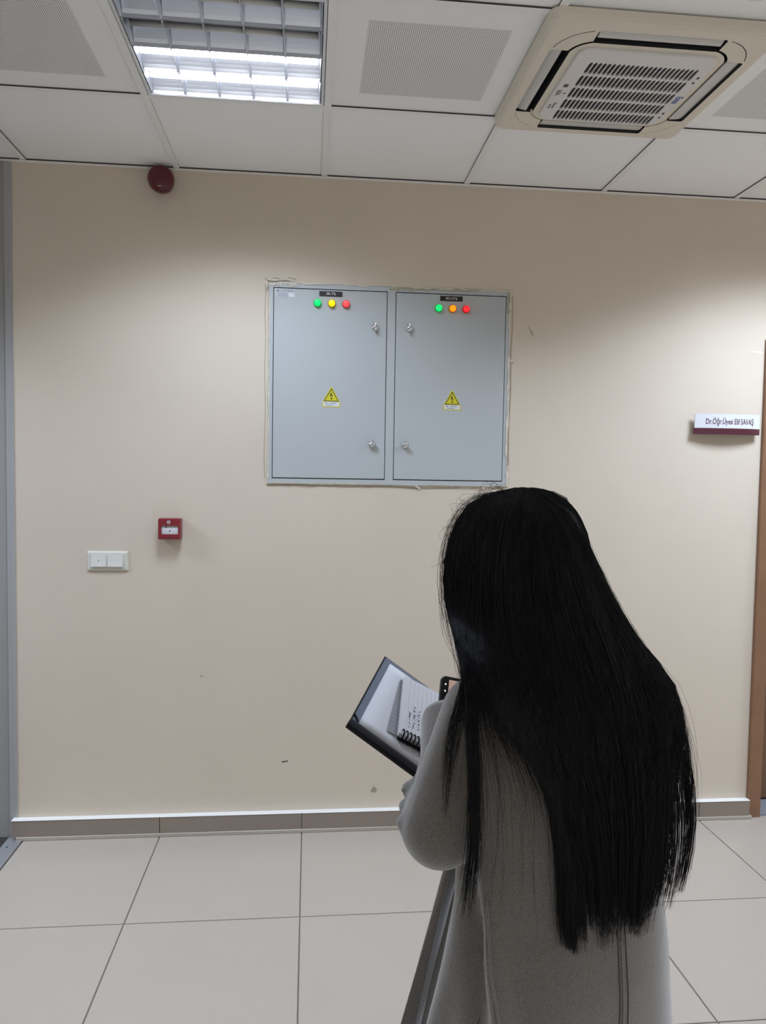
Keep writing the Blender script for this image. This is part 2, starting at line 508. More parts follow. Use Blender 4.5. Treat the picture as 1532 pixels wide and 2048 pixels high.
# ------------------------------------------------------------------ ceiling cassette air conditioner
M_beige = mat('aged_beige_plastic', (0.72, 0.665, 0.56), 0.45)
M_grille = mat('off_white_plastic', (0.72, 0.70, 0.69), 0.45)
M_flap = mat('pale_flap_plastic', (0.60, 0.585, 0.56), 0.4)
M_duct = mat('dark_duct', (0.02, 0.02, 0.022), 0.8)
AC = tag(empty('air_conditioner', (0.897, -0.922, H)), 'beige ceiling cassette air conditioner with white slotted grille', 'air conditioner')
bm = bmesh.new()
hh = 0.327
for (r_, z0, z1, sh) in ((0, 0, 0, 0),):
    lay = []
    for (inset, z) in ((0.0, 0.0), (0.001, -0.016), (0.005, -0.026), (0.014, -0.032)):
        lay.append([bm.verts.new((x, y, z)) for x, y in rrect(0, 0, hh - inset, hh - inset, 0.03 - inset * 0.5, 5)])
    top = [bm.verts.new((x, y, 0.07)) for x, y in rrect(0, 0, 0.29, 0.29, 0.03, 5)]
    top0 = [bm.verts.new((x, y, 0.0)) for x, y in rrect(0, 0, 0.29, 0.29, 0.03, 5)]
    lay = [top, top0] + lay
    n = len(lay[0])
    for a, b in zip(lay, lay[1:]):
        for k in range(n): bm.faces.new((a[k], a[(k + 1) % n], b[(k + 1) % n], b[k]))
    bm.faces.new(lay[0][::-1]); bm.faces.new(lay[-1])
panel = finish(bm, 'panel', [M_beige, M_duct], AC)
def arc_cut(r0, r1, c, z0, z1, a0=6, a1=84):
    """quarter ring sectors in the four corners"""
    res = []
    for sx, sy in ((1, 1), (-1, 1), (-1, -1), (1, -1)):
        dk = 1 if sy < 0 else 0  # near corners cut deeper with dark walls: slot shade painted in
        bm = bmesh.new()
        P = []
        for k in range(9):
            a = math.radians(a0 + (a1 - a0) * k / 8); P.append((sx * (c + r1 * math.cos(a)), sy * (c + r1 * math.sin(a))))
        for k in range(8, -1, -1):
            a = math.radians(a0 + (a1 - a0) * k / 8); P.append((sx * (c + r0 * math.cos(a)), sy * (c + r0 * math.sin(a))))
        prism(bm, P, z0, z1 if dk else min(z1, -0.024), 'z')
        for f in bm.faces: f.material_index = dk
        res.append(finish(bm, 'cutter', [M_beige, M_duct], AC))
    return res
cutters = []
for (x0, x1, y0, y1) in ((-0.182, 0.182, -0.286, -0.228), (-0.182, 0.182, 0.228, 0.286), (-0.286, -0.228, -0.182, 0.182), (0.228, 0.286, -0.182, 0.182)):
    bm = bmesh.new(); prism(bm, rrect((x0 + x1) / 2, (y0 + y1) / 2, (x1 - x0) / 2, (y1 - y0) / 2, 0.008, 3), -0.06, 0.03, 'z')
    for f in bm.faces: f.material_index = 1
    cutters.append(finish(bm, 'cutter', [M_beige, M_duct], AC))
cutters += arc_cut(0.070, 0.078, 0.160, -0.06, 0.0, 14, 76)
cutters += arc_cut(0.1195, 0.122, 0.164, -0.06, -0.029, 14, 76)
cut(panel, cutters)
# each outlet: dark duct at the back and a pale pivoting flap
for k in range(4):
    R_ = Matrix.Rotation(k * PI / 2, 4, 'Z')
    bm = bmesh.new(); box(bm, -0.179, 0.179, -0.284, -0.230, 0.012, 0.028)
    bm.transform(R_); finish(bm, 'air_outlet', M_duct, AC)
    bm = bmesh.new()
    wd = 0.0 if k in (0, 3) else 0.013
    prof = [(-0.2850, -0.021), (-0.280, -0.0235), (-0.272, -0.0265), (-0.262 + wd / 2, -0.029), (-0.251 + wd, -0.030)]
    A = [bm.verts.new((-0.176, a, b)) for a, b in prof] + [bm.verts.new((-0.176, a + 0.002, b + 0.003)) for a, b in reversed(prof)]
    B = [bm.verts.new((0.176, v.co.y, v.co.z)) for v in A]
    bm.faces.new(A); bm.faces.new(B[::-1])
    for q in range(len(A)): bm.faces.new((A[q], B[q], B[(q + 1) % len(A)], A[(q + 1) % len(A)]))
    bm.transform(R_); finish(bm, 'outlet_flap', M_flap, AC)
# intake grille with five rows of slots
bm = bmesh.new()
gx0, gx1, gy0, gy1 = -0.148, 0.186, -0.145, 0.20       # slotted field
gx0, gx1, gy0, gy1 = -0.157, 0.176, -0.150, 0.206
NX, NY = 24, 5
zf, zb = -0.040, -0.034
px_ = (gx1 - gx0) / NX; py_ = (gy1 - gy0) / NY
hexs = []
for i in range(NX):
    for j in range(NY):
        x0 = gx0 + i * px_; y0 = gy0 + j * py_
        cx, cy = x0 + px_ / 2, y0 + py_ / 2
        hw, hl = px_ * 0.39, py_ / 2 - 0.0035
        inner = [(hw * 0.35, -hl), (hw, -hl * 0.72), (hw, hl * 0.72), (hw * 0.35, hl), (-hw * 0.35, hl), (-hw, hl * 0.72), (-hw, -hl * 0.72), (-hw * 0.35, -hl)]
        outer = [(px_ / 2, -py_ / 2), (px_ / 2, -py_ / 4), (px_ / 2, py_ / 4), (px_ / 2, py_ / 2), (-px_ / 2, py_ / 2), (-px_ / 2, py_ / 4), (-px_ / 2, -py_ / 4), (-px_ / 2, -py_ / 2)]
        I = [bm.verts.new((cx + a, cy + b, zf)) for a, b in inner]
        Ib = [bm.verts.new((cx + a, cy + b, zb)) for a, b in inner]
        O = [bm.verts.new((cx + a, cy + b, zf)) for a, b in outer]
        for q in range(8):
            q2 = (q + 1) % 8
            bm.faces.new((O[q], O[q2], I[q2], I[q])); bm.faces.new((I[q], I[q2], Ib[q2], Ib[q]))
# plain border round the field, with a rounded rim
O = [(gx1, gy0), (gx1, gy1), (gx0, gy1), (gx0, gy0)]
rr = rrect(0.0, 0.0, 0.203, 0.207, 0.035, 6)
def ringverts(pts, z): return [bm.verts.new((x, y, z)) for x, y in pts]
n = len(rr); q4 = n // 4
R0 = ringverts(rr, zf); R1 = ringverts(rrect(0, 0, 0.2055, 0.2095, 0.036, 6), zf + 0.003); R2 = ringverts(rrect(0, 0, 0.2055, 0.2095, 0.036, 6), -0.030)
for a, b in ((R0, R1), (R1, R2)):
    for k in range(n): bm.faces.new((a[k], a[(k + 1) % n], b[(k + 1) % n], b[k]))
cn = {s_: bm.verts.new((x, y, zf)) for s_, (x, y) in {'++': (gx1, gy1), '-+': (gx0, gy1), '--': (gx0, gy0), '+-': (gx1, gy0)}.items()}
seq = ['++', '-+', '--', '+-']
for c_ in range(4):
    base_i = c_ * q4
    for k in range(base_i, base_i + q4 - 1): bm.faces.new((cn[seq[c_]], R0[k], R0[k + 1]))
    k = base_i + q4 - 1
    bm.faces.new((cn[seq[c_]], R0[k], R0[(k + 1) % n], cn[seq[(c_ + 1) % 4]]))
bmesh.ops.remove_doubles(bm, verts=bm.verts, dist=1e-5)
grille = finish(bm, 'intake_grille', M_grille, AC)
bm = bmesh.new(); box(bm, gx0 - 0.004, gx1 + 0.004, gy0 - 0.004, gy1 + 0.004, -0.0345, -0.0335); finish(bm, 'air_filter', M_duct, grille)
bm = bmesh.new(); prism(bm, rrect(-0.181, -0.012, 0.007, 0.0085, 0.002, 3), zf - 0.0006, zf + 0.001, 'z'); finish(bm, 'receiver_window', mat('dark_window', (0.05, 0.045, 0.045), 0.3), grille)
for yy in (-0.090, 0.132):
    bm = bmesh.new(); box(bm, 0.188, 0.194, yy - 0.017, yy + 0.017, zf - 0.0005, zf + 0.001)
    lt = finish(bm, 'latch', M_grille, grille)
    bm = bmesh.new(); box(bm, 0.188, 0.194, yy - 0.019, yy - 0.008, zf - 0.0007, zf); box(bm, 0.188, 0.194, yy + 0.010, yy + 0.019, zf - 0.0007, zf)
    finish(bm, 'latch_slot', M_duct, grille)
M_print_blue = mat('blue_print', (0.09, 0.16, 0.42), 0.5)
M_print_dark = mat('dark_print', (0.10, 0.09, 0.09), 0.5)
M_print_grey = mat('grey_print', (0.25, 0.26, 0.33), 0.5)
def on_ceiling(x, y, z, rz):       # text read from below
    return Matrix.Translation((x, y, z)) @ Matrix.Rotation(rz, 4, 'Z') @ Matrix.Rotation(PI, 4, 'X')
text('brand_lettering', 'Emu', 0.032, M_print_blue, grille, on_ceiling(0.193, 0.030, zf - 0.0006, PI / 2), 0.8, bold=0.0004)
text('indicator_lettering', 'LLLL', 0.018, M_print_dark, grille, on_ceiling(-0.190, 0.032, zf - 0.0006, PI / 2), 0.9, bold=0.0003)
text('indicator_lettering', 'T', 0.016, M_print_dark, grille, on_ceiling(-0.173, 0.032, zf - 0.0006, PI / 2), 1.0, bold=0.0002)
text('small_lettering', 'Plasma', 0.015, M_print_grey, grille, on_ceiling(-0.178, 0.112, zf - 0.0006, PI / 2), 0.9)
text('small_lettering', 'system', 0.011, M_print_grey, grille, on_ceiling(-0.190, 0.118, zf - 0.0006, PI / 2), 0.9)

# ------------------------------------------------------------------ electrical cabinet
M_cab = mat('cabinet_paint', (0.44, 0.47, 0.485), 0.38, bump=0.05, bscale=400)
M_cab2 = mat('cabinet_frame_paint', (0.45, 0.475, 0.49), 0.42)
M_plaster = mat('torn_plaster', (0.62, 0.58, 0.50), 0.9, bump=0.8, bscale=90, var=0.12, vscale=40)
M_olive = mat('old_filler', (0.38, 0.37, 0.28), 0.9, bump=0.5, bscale=80, var=0.15, vscale=30)
CAB = tag(empty('electrical_cabinet', (0.29, 0, 1.507)), 'grey two-door electrical cabinet set in the cream wall with torn plaster edges', 'electrical cabinet')
def cabobj(fn, name, m, parent=None, smooth=False):
    bm = bmesh.new(); fn(bm); bmesh.ops.translate(bm, verts=bm.verts, vec=(-0.29, 0, -1.507))
    return finish(bm, name, m, parent or CAB, smooth)
CX0, CX1, CZ0, CZ1 = -0.224, 0.806, 1.507, 2.346
def fr(bm):
    for (a, b, c, d) in ((CX0, -0.2065, CZ0, CZ1), (0.2735, 0.3085, CZ0, CZ1), (0.7875, CX1, CZ0, CZ1), (-0.2065, 0.2735, CZ0, 1.5275), (0.3085, 0.7875, CZ0, 1.5275), (-0.2065, 0.2735, 2.3255, CZ1), (0.3085, 0.7875, 2.3255, CZ1)):
        box(bm, a, b, -0.008, 0.0, c, d)
cabobj(fr, 'frame', M_cab2)
cabobj(lambda bm: box(bm, CX0 + 0.005, CX1 - 0.005, -0.0015, -0.0003, CZ0 + 0.005, CZ1 - 0.005), 'cabinet_back', M_black)
M_gcol = {'green': ((0.0, 0.75, 0.12), (0.0, 0.85, 0.16)), 'yellow': ((0.9, 0.55, 0.0), (1.0, 0.62, 0.0)), 'orange': ((0.9, 0.28, 0.0), (1.0, 0.25, 0.0)), 'red': ((0.8, 0.02, 0.02), (1.0, 0.015, 0.02)), 'pink_red': ((0.8, 0.05, 0.05), (1.0, 0.06, 0.07))}
M_ind = {k: mat('indicator_' + k, a, 0.25, emit=b, estr=0.95) for k, (a, b) in M_gcol.items()}
M_bez = {k: mat('bezel_' + k, tuple(0.35 * c for c in a), 0.35, emit=b, estr=0.12) for k, (a, b) in M_gcol.items()}
M_plate = mat('black_nameplate', (0.008, 0.008, 0.009), 0.4)
M_lettering = mat('white_lettering', (0.75, 0.75, 0.75), 0.5)
M_yellow = mat('warning_yellow', (0.62, 0.56, 0.02), 0.5)
M_ink = mat('black_ink', (0.012, 0.012, 0.012), 0.6)
M_sticker = mat('white_sticker', (0.66, 0.68, 0.72), 0.5)
M_silver = mat('silver_label', (0.50, 0.53, 0.57), 0.4)
M_labink = mat('label_ink', (0.22, 0.24, 0.30), 0.6)
def L_(x, y, z): return Matrix.Translation((-0.29, 0, -1.507)) @ on_wall(x, y, z)
YD = -0.0105
def make_door(x0, x1, plate, px, lamps, lx, lz, tri, locks, first):
    d = cabobj(lambda bm: box(bm, x0, x1, YD, -0.002, 1.5315, 2.3215, bev=0.0018, seg=2), 'door', M_cab)
    d['label'] = 'left door with silver maker label and yellow middle lamp' if first else 'right door with orange middle lamp'
    cabobj(lambda bm: box(bm, px - 0.0485, px + 0.0485, YD - 0.002, YD, 2.2945, 2.3155), 'nameplate', M_plate, d)
    text('nameplate_lettering', plate, 0.0150, M_lettering, d, L_(px, YD - 0.0023, 2.305), 1.05, bold=0.0)
    for (lx_, key) in zip(lx, lamps):
        c = Matrix.Translation((lx_, YD, lz)) @ Matrix.Rotation(PI / 2, 4, 'X')
        o = cabobj(lambda bm: lathe(bm, [(0.0165, 0), (0.0168, 0.006), (0.0155, 0.009), (0.0135, 0.010), (0.0135, 0.004)], c, 28), 'indicator_bezel', M_bez[key], d, True)
        o['label'] = '%s indicator bezel' % key.replace('_', ' ')
        o = cabobj(lambda bm: lathe(bm, [(0.0134, 0.004), (0.0134, 0.016), (0.012, 0.0195), (0.009, 0.0215), (0.005, 0.0225), (0, 0.0228)], c, 28), 'indicator_lamp', M_ind[key], d, True)
        o['label'] = 'lit %s indicator lamp' % key.replace('_', ' ')
    # warning sticker: yellow triangle over a white strip
    tx, tz = tri
    def hexa(s, h0): return [(tx - 0.0375 * s, tz - 0.043 * s), (tx + 0.0375 * s, tz - 0.043 * s), (tx + 0.0375 * s, tz - 0.0225 * s), (tx + 0.002, tz + 0.0425 * s), (tx - 0.002, tz + 0.0425 * s), (tx - 0.0375 * s, tz - 0.0225 * s)]
    cabobj(lambda bm: prism(bm, hexa(1, 0), YD - 0.0006, YD + 0.0003), 'warning_sticker', M_yellow, d)
    def tring(bm):
        a = [(tx - 0.032, tz - 0.0185), (tx + 0.032, tz - 0.0185), (tx, tz + 0.0365)]
        b = [(tx - 0.0275, tz - 0.0158), (tx + 0.0275, tz - 0.0158), (tx, tz + 0.031)]
        for i in range(3):
            j = (i + 1) % 3; prism(bm, [a[i], a[j], b[j], b[i]], YD - 0.001, YD - 0.0004)
        prism(bm, [(tx - 0.0035, tz + 0.0165), (tx + 0.0025, tz + 0.0165), (tx - 0.0005, tz + 0.006), (tx + 0.0055, tz + 0.0085), (tx + 0.002, tz - 0.006), (tx - 0.0005, tz - 0.006), (tx + 0.0025, tz + 0.0045), (tx - 0.0052, tz + 0.002)], YD - 0.001, YD - 0.0004)
        prism(bm, [(tx - 0.0035, tz - 0.006), (tx + 0.005, tz - 0.006), (tx + 0.0005, tz - 0.0125)], YD - 0.001, YD - 0.0004)
    cabobj(tring, 'warning_symbol', M_ink, d)
    cabobj(lambda bm: box(bm, tx - 0.0335, tx + 0.0335, YD - 0.001, YD - 0.0004, tz - 0.0395, tz - 0.0205), 'sticker_strip', M_sticker, d)
    def logo(bm, x, z, r):
        for i in range(4):
            a0, a1 = i * PI / 2, (i + 1) * PI / 2
            prism(bm, [(x + r * math.cos(a0), z + r * math.sin(a0)), (x + r * math.cos(a1), z + r * math.sin(a1)), (x + 0.5 * r * math.cos(a1), z + 0.5 * r * math.sin(a1)), (x + 0.5 * r * math.cos(a0), z + 0.5 * r * math.sin(a0))], YD - 0.0014, YD - 0.0008)
    cabobj(lambda bm: logo(bm, tx - 0.0215, tz - 0.0262, 0.0042), 'maker_logo', M_ink, d)
    text('sticker_lettering', 'LAMOTEK', 0.0075, M_labink, d, L_(tx + 0.006, YD - 0.0013, tz - 0.0262), 0.95)
    text('sticker_lettering', 'ELEKTRİK PANO', 0.0048, M_labink, d, L_(tx - 0.006, YD - 0.0013, tz - 0.0345), 0.9)
    if first:
        cabobj(lambda bm: box(bm, -0.195, -0.1165, YD - 0.0008, YD, 2.283, 2.3165), 'maker_label', M_silver, d)
        cabobj(lambda bm: logo(bm, -0.187, 2.3105, 0.0052), 'maker_logo', M_ink, d)
        text('maker_lettering', 'LAMOTEKNIK', 0.0088, M_labink, d, L_(-0.149, YD - 0.0012, 2.311), 0.98)
        cabobj(lambda bm: (box(bm, -0.188, -0.146, YD - 0.0012, YD - 0.0006, 2.2975, 2.3035), box(bm, -0.188, -0.146, YD - 0.0012, YD - 0.0006, 2.2865, 2.2945)), 'label_rows', mat('label_grey', (0.36, 0.39, 0.44), 0.5), d)
        cabobj(lambda bm: (box(bm, -0.142, -0.119, YD - 0.0012, YD - 0.0006, 2.2855, 2.303), prism(bm, [(-0.133, 2.2875), (-0.127, 2.2875), (-0.13, 2.294)], YD - 0.0016, YD - 0.001)), 'label_box', M_sticker, d)
    for (kx, kz, ang) in locks:
        def lk(bm):
            c = Matrix.Translation((kx, YD, kz)) @ Matrix.Rotation(PI / 2, 4, 'X')
            lathe(bm, [(0.0145, 0), (0.0145, 0.004), (0.012, 0.0075), (0.008, 0.009), (0.008, 0.016), (0.006, 0.018), (0, 0.018)], c, 28)
        o = cabobj(lk, 'lock', M_chrome, d, True)
        def wing(bm):
            v = box(bm, -0.0028, 0.0028, -0.030, -0.012, -0.0165, 0.0165, bev=0.0022, seg=2)
            bm.transform(Matrix.Translation((kx, YD + 0.002, kz)) @ Matrix.Rotation(ang, 4, 'Y'))
        cabobj(wing, 'lock_wing', M_chrome, d, True)
    return d
make_door(-0.2035, 0.2705, '3K-T6', 0.0335, ('green', 'yellow', 'pink_red'), (-0.022, 0.0375, 0.0975), 2.2645, (0.0405, 1.8755), ((0.222, 2.172, 0.1), (0.216, 1.681, PI / 2 - 0.1)), True)
make_door(0.3115, 0.7845, '3K-UT6', 0.547, ('green', 'orange', 'red'), (0.492, 0.552, 0.611), 2.262, (0.559, 1.8745), ((0.366, 2.173, 0.08), (0.358, 1.679, PI / 2 + 0.25)), False)

# ragged torn plaster lapping over the cabinet frame (belongs to the wall)
def ragged(name, p0, p1, side, w0, w1, m, y0=-0.0105, seed=0, n=60, gap=0.0):
    """strip along p0-p1; side is the direction of its ragged edge"""
    r = random.Random(seed); bm = bmesh.new(); prevs = None
    p0 = Vector((p0[0], 0, p0[1])); p1 = Vector((p1[0], 0, p1[1])); s = Vector((side[0], 0, side[1]))
    wi = r.uniform(w0, w1); wo = r.uniform(w0, w1)
    for i in range(n + 1):
        if r.random() < 0.35: wi = r.uniform(w0, w1)
        if r.random() < 0.3: wo = r.uniform(0.002, 0.007)
        c = p0.lerp(p1, i / n)
        a = c + s * wi; b = c - s * wo
        ya = y0 * r.uniform(0.8, 1.15)
        cur = [bm.verts.new((a.x, -0.001, a.z)), bm.verts.new((a.x, ya, a.z)), bm.verts.new((c.x, ya * 0.9, c.z)), bm.verts.new((b.x, ya * 0.25, b.z)), bm.verts.new((b.x, 0.0, b.z))]
        if prevs:
            for q in range(4): bm.faces.new((prevs[q], prevs[q + 1], cur[q + 1], cur[q]))
        prevs = cur
    return finish(bm, name, m, wall)
ragged('torn_plaster', (CX0, CZ0 - 0.002), (CX0, CZ1), (1, 0), 0.000, 0.006, M_plaster, seed=1)
ragged('torn_plaster', (CX1, CZ0), (CX1, CZ1 + 0.003), (-1, 0), 0.000, 0.009, M_plaster, seed=2)
ragged('torn_plaster', (CX0, CZ0), (CX1, CZ0), (0, 1), -0.001, 0.005, M_plaster, seed=3, n=90)
ragged('torn_plaster', (CX0 + 0.11, CZ1), (CX1, CZ1 + 0.002), (0, -1), 0.000, 0.007, M_plaster, seed=4, n=70)
ragged('torn_plaster', (CX0 - 0.004, CZ1 - 0.004), (CX0 + 0.115, CZ1 + 0.004), (0, -1), 0.003, 0.02, M_plaster, seed=9, n=22)
def filler(x0, x1, z0, z1, seed):
    r = random.Random(seed); bm = bmesh.new(); n = 14
    if x1 - x0 > z1 - z0:
        pts = [(x0 + (x1 - x0) * i / n, z1) for i in range(n + 1)] + [(x1 - (x1 - x0) * i / n, z0 + r.uniform(0, (z1 - z0) * 0.6)) for i in range(n + 1)]
    else:
        pts = [(x0 + r.uniform(0, (x1 - x0) * 0.5), z0 + (z1 - z0) * i / n) for i in range(n + 1)] + [(x1, z1 - (z1 - z0) * i / n) for i in range(n + 1)]
    prism(bm, pts, -0.0092, -0.007, 'y'); finish(bm, 'old_filler', M_olive, wall)
filler(0.282, 0.45, 2.327, 2.345, 5); filler(0.45, 0.66, 2.335, 2.345, 6); filler(0.788, 0.804, 2.25, 2.344, 7)
# hairline cracks in the plaster by the upper left corner and hanging flakes
def flake(pts, y=-0.008):
    bm = bmesh.new(); prism(bm, pts, y, 0.0, 'y'); finish(bm, 'plaster_flake', M_plaster, wall)
flake([(-0.238, 2.358), (-0.215, 2.362), (-0.19, 2.357), (-0.15, 2.364), (-0.118, 2.356), (-0.121, 2.352), (-0.16, 2.356), (-0.2, 2.350), (-0.226, 2.352)])
flake([(-0.24, 2.345), (-0.232, 2.36), (-0.229, 2.335), (-0.236, 2.31)])
flake([(0.806, 2.06), (0.822, 2.052), (0.826, 2.045), (0.818, 2.047), (0.808, 2.04)])
flake([(0.40, 1.507), (0.425, 1.488), (0.43, 1.492), (0.414, 1.507)])
flake([(0.70, 1.503), (0.706, 1.486), (0.71, 1.503)])
def crack(pts):
    bm = bmesh.new(); tube(bm, [(x, -0.0008, z) for x, z in pts], 0.0013, 4); finish(bm, 'plaster_crack', M_scuff, wall)
crack([(-0.243, 2.363), (-0.228, 2.358), (-0.2, 2.366), (-0.17, 2.360), (-0.14, 2.368), (-0.112, 2.362)])
crack([(-0.241, 2.34), (-0.238, 2.30), (-0.241, 2.22), (-0.237, 2.12), (-0.24, 1.98), (-0.236, 1.8), (-0.24, 1.62), (-0.236, 1.53)])
crack([(0.817, 2.33), (0.82, 2.2), (0.815, 2.1), (0.818, 1.9), (0.812, 1.75), (0.815, 1.6)])
crack([(-0.23, 1.498), (-0.1, 1.5), (0.1, 1.496), (0.3, 1.499), (0.42, 1.492), (0.6, 1.497)])

# ------------------------------------------------------------------ siren, call point, switch, name sign
M_red = mat('siren_red', (0.095, 0.008, 0.015), 0.3)
sir = tag(empty('fire_siren', (-0.66, 0, 2.7315)), 'round dark red alarm siren on the wall just under the ceiling', 'siren')
RX = Matrix.Rotation(PI / 2, 4, 'X')
bm = bmesh.new(); lathe(bm, [(0, 0), (0.046, 0), (0.047, 0.012), (0.044, 0.014)], RX, 40); finish(bm, 'siren_base', M_red, sir, True)
bm = bmesh.new(); lathe(bm, [(0.044, 0.014), (0.050, 0.018), (0.0525, 0.03), (0.051, 0.048), (0.047, 0.056), (0.04, 0.060), (0, 0.0615)], RX, 48); finish(bm, 'siren_cap', M_red, sir, True)
bm = bmesh.new(); box(bm, -0.007, 0.007, -0.0622, -0.060, -0.0375, -0.034, bev=0.0008); finish(bm, 'siren_lens', mat('siren_lens', (0.5, 0.3, 0.32), 0.2), sir)

M_cpred = mat('call_point_red', (0.20, 0.012, 0.02), 0.35)
M_cpwhite = mat('call_point_white', (0.62, 0.63, 0.66), 0.35)
cp = tag(empty('fire_call_point', (-0.622, 0, 1.312)), 'square red manual fire call point with white panel, right of the switch', 'fire call point')
bm = bmesh.new(); box(bm, -0.045, 0.045, -0.054, 0.0, -0.043, 0.043, bev=0.004, seg=3)
bodyo = finish(bm, 'call_point_body', M_cpred, cp, False)
bm = bmesh.new(); prism(bm, rrect(0.002, -0.004, 0.034, 0.018, 0.003, 3), -0.07, -0.046, 'y'); c1 = finish(bm, 'cutter', M_cpred); c1.parent = None
c1.location = cp.location
bodyo.location = (0, 0, 0)
bpy.context.view_layer.update()
cut(bodyo, [c1])
bm = bmesh.new()
P = [(-0.046, 0.0135), (-0.0495, 0.002), (-0.0505, -0.008), (-0.0495, -0.0215), (-0.0455, -0.0215), (-0.0455, 0.0135)]
prism(bm, P, -0.031, 0.035, 'x'); finish(bm, 'press_panel', M_cpwhite, cp)
bm = bmesh.new(); lathe(bm, [(0, 0.0012), (0.0025, 0.001), (0.0028, 0)], Matrix.Translation((0.002, -0.0503, -0.0075)) @ RX, 16); finish(bm, 'press_mark', M_ink, cp)
bm = bmesh.new(); box(bm, -0.0145, -0.0115, -0.0505, -0.049, 0.004, 0.0125); finish(bm, 'panel_notch', M_ink, cp)
bm = bmesh.new(); lathe(bm, [(0, 0.001), (0.007, 0.0008), (0.0072, 0)], Matrix.Translation((-0.002, -0.054, 0.0285)) @ RX, 24); finish(bm, 'emblem', M_cpwhite, cp)
bm = bmesh.new(); prism(bm, [(-0.006, 0.030), (-0.001, 0.034), (0.000, 0.030), (-0.003, 0.026), (-0.005, 0.027)], -0.0556, -0.0548); prism(bm, [(0.001, 0.029), (0.003, 0.027), (0.002, 0.024), (-0.001, 0.0255)], -0.0556, -0.0548); finish(bm, 'emblem_symbol', M_cpred, cp)
bm = bmesh.new(); box(bm, -0.006, 0.012, -0.0545, -0.052, -0.0355, -0.0335); finish(bm, 'key_slot', M_ink, cp)

M_sw = mat('switch_plastic', (0.66, 0.65, 0.59), 0.35)
M_sw2 = mat('switch_rocker', (0.68, 0.68, 0.64), 0.32)
sw = tag(empty('light_switch', (-0.881, 0, 1.1725)), 'white double rocker light switch low on the wall, left of red call point', 'light switch')
bm = bmesh.new()
lay = []
for inset, y in ((0, 0), (0, -0.004), (0.005, -0.0085), (0.009, -0.0095)):
    lay.append([bm.verts.new((x, y, z)) for x, z in rrect(0, 0, 0.0825 - inset, 0.041 - inset, 0.004, 3)])
n = len(lay[0])
for a, b in zip(lay, lay[1:]):
    for k in range(n): bm.faces.new((a[k], a[(k + 1) % n], b[(k + 1) % n], b[k]))
bm.faces.new(lay[-1]); bm.faces.new(lay[0][::-1]); finish(bm, 'switch_frame', M_sw, sw)
for cx in (-0.0355, 0.0315):
    bm = bmesh.new(); box(bm, cx - 0.0325, cx + 0.0325, -0.0105, -0.009, -0.026, 0.028); fr_ = finish(bm, 'rocker_surround', M_sw, sw)
    bm = bmesh.new(); P = [(-0.0115, 0.0255), (-0.0135, 0.0), (-0.0165, -0.0225), (-0.010, -0.0225), (-0.009, 0.0255)]
    prism(bm, P, cx - 0.0305, cx + 0.0305, 'x'); ro = finish(bm, 'rocker', M_sw2, sw)
    if cx < 0:
        bm = bmesh.new(); lathe(bm, [(0, 0.0012), (0.0028, 0.001), (0.003, 0)], Matrix.Translation((cx, -0.0135, 0.0015)) @ RX, 16); finish(bm, 'rocker_light', mat('rocker_lens', (0.30, 0.31, 0.31), 0.3), ro)

M_maroon = mat('sign_maroon', (0.075, 0.012, 0.024), 0.4)
M_signw = mat('sign_white', (0.66, 0.68, 0.72), 0.35)
M_signink = mat('sign_ink', (0.10, 0.025, 0.06), 0.5)
sg = tag(empty('name_sign', (1.796, 0, 1.797)), 'curved white and maroon doctor name sign beside the brown door', 'name sign')
SW = 0.153
def arc_y(x): return -0.026 - 0.020 * (1 - (x / SW) ** 2)
def curved(bm, x0, x1, z0, z1, dy, th, n=20):
    A = []
    for i in range(n + 1):
        x = x0 + (x1 - x0) * i / n; y = arc_y(x) + dy
        A.append([bm.verts.new((x, y, z0)), bm.verts.new((x, y, z1)), bm.verts.new((x, y + th, z1)), bm.verts.new((x, y + th, z0))])
    for a, b in zip(A, A[1:]):
        for q in range(4): bm.faces.new((a[q], a[(q + 1) % 4], b[(q + 1) % 4], b[q]))
    bm.faces.new(A[0]); bm.faces.new(A[-1][::-1])
bm = bmesh.new(); curved(bm, -SW + 0.003, SW, -0.018, 0.045, 0.0, 0.004); finish(bm, 'sign_face', M_signw, sg)
bm = bmesh.new(); curved(bm, -SW, SW, -0.045, -0.018, -0.0025, 0.009); finish(bm, 'sign_strip', M_maroon, sg)
bm = bmesh.new(); box(bm, -0.10, 0.10, -0.034, 0.0, -0.030, 0.030); finish(bm, 'sign_bracket', M_alu, sg)
lt = text('sign_lettering', 'Dr.Öğr.Üyesi Elif SAVAŞ', 0.0345, M_signink, sg, Matrix.Translation((0.008, 0, 0.0105)) @ WALLROT, 0.63, bold=0.0003)
for v in lt.data.vertices:
    v.co.y += arc_y(v.co.x) - 0.0004

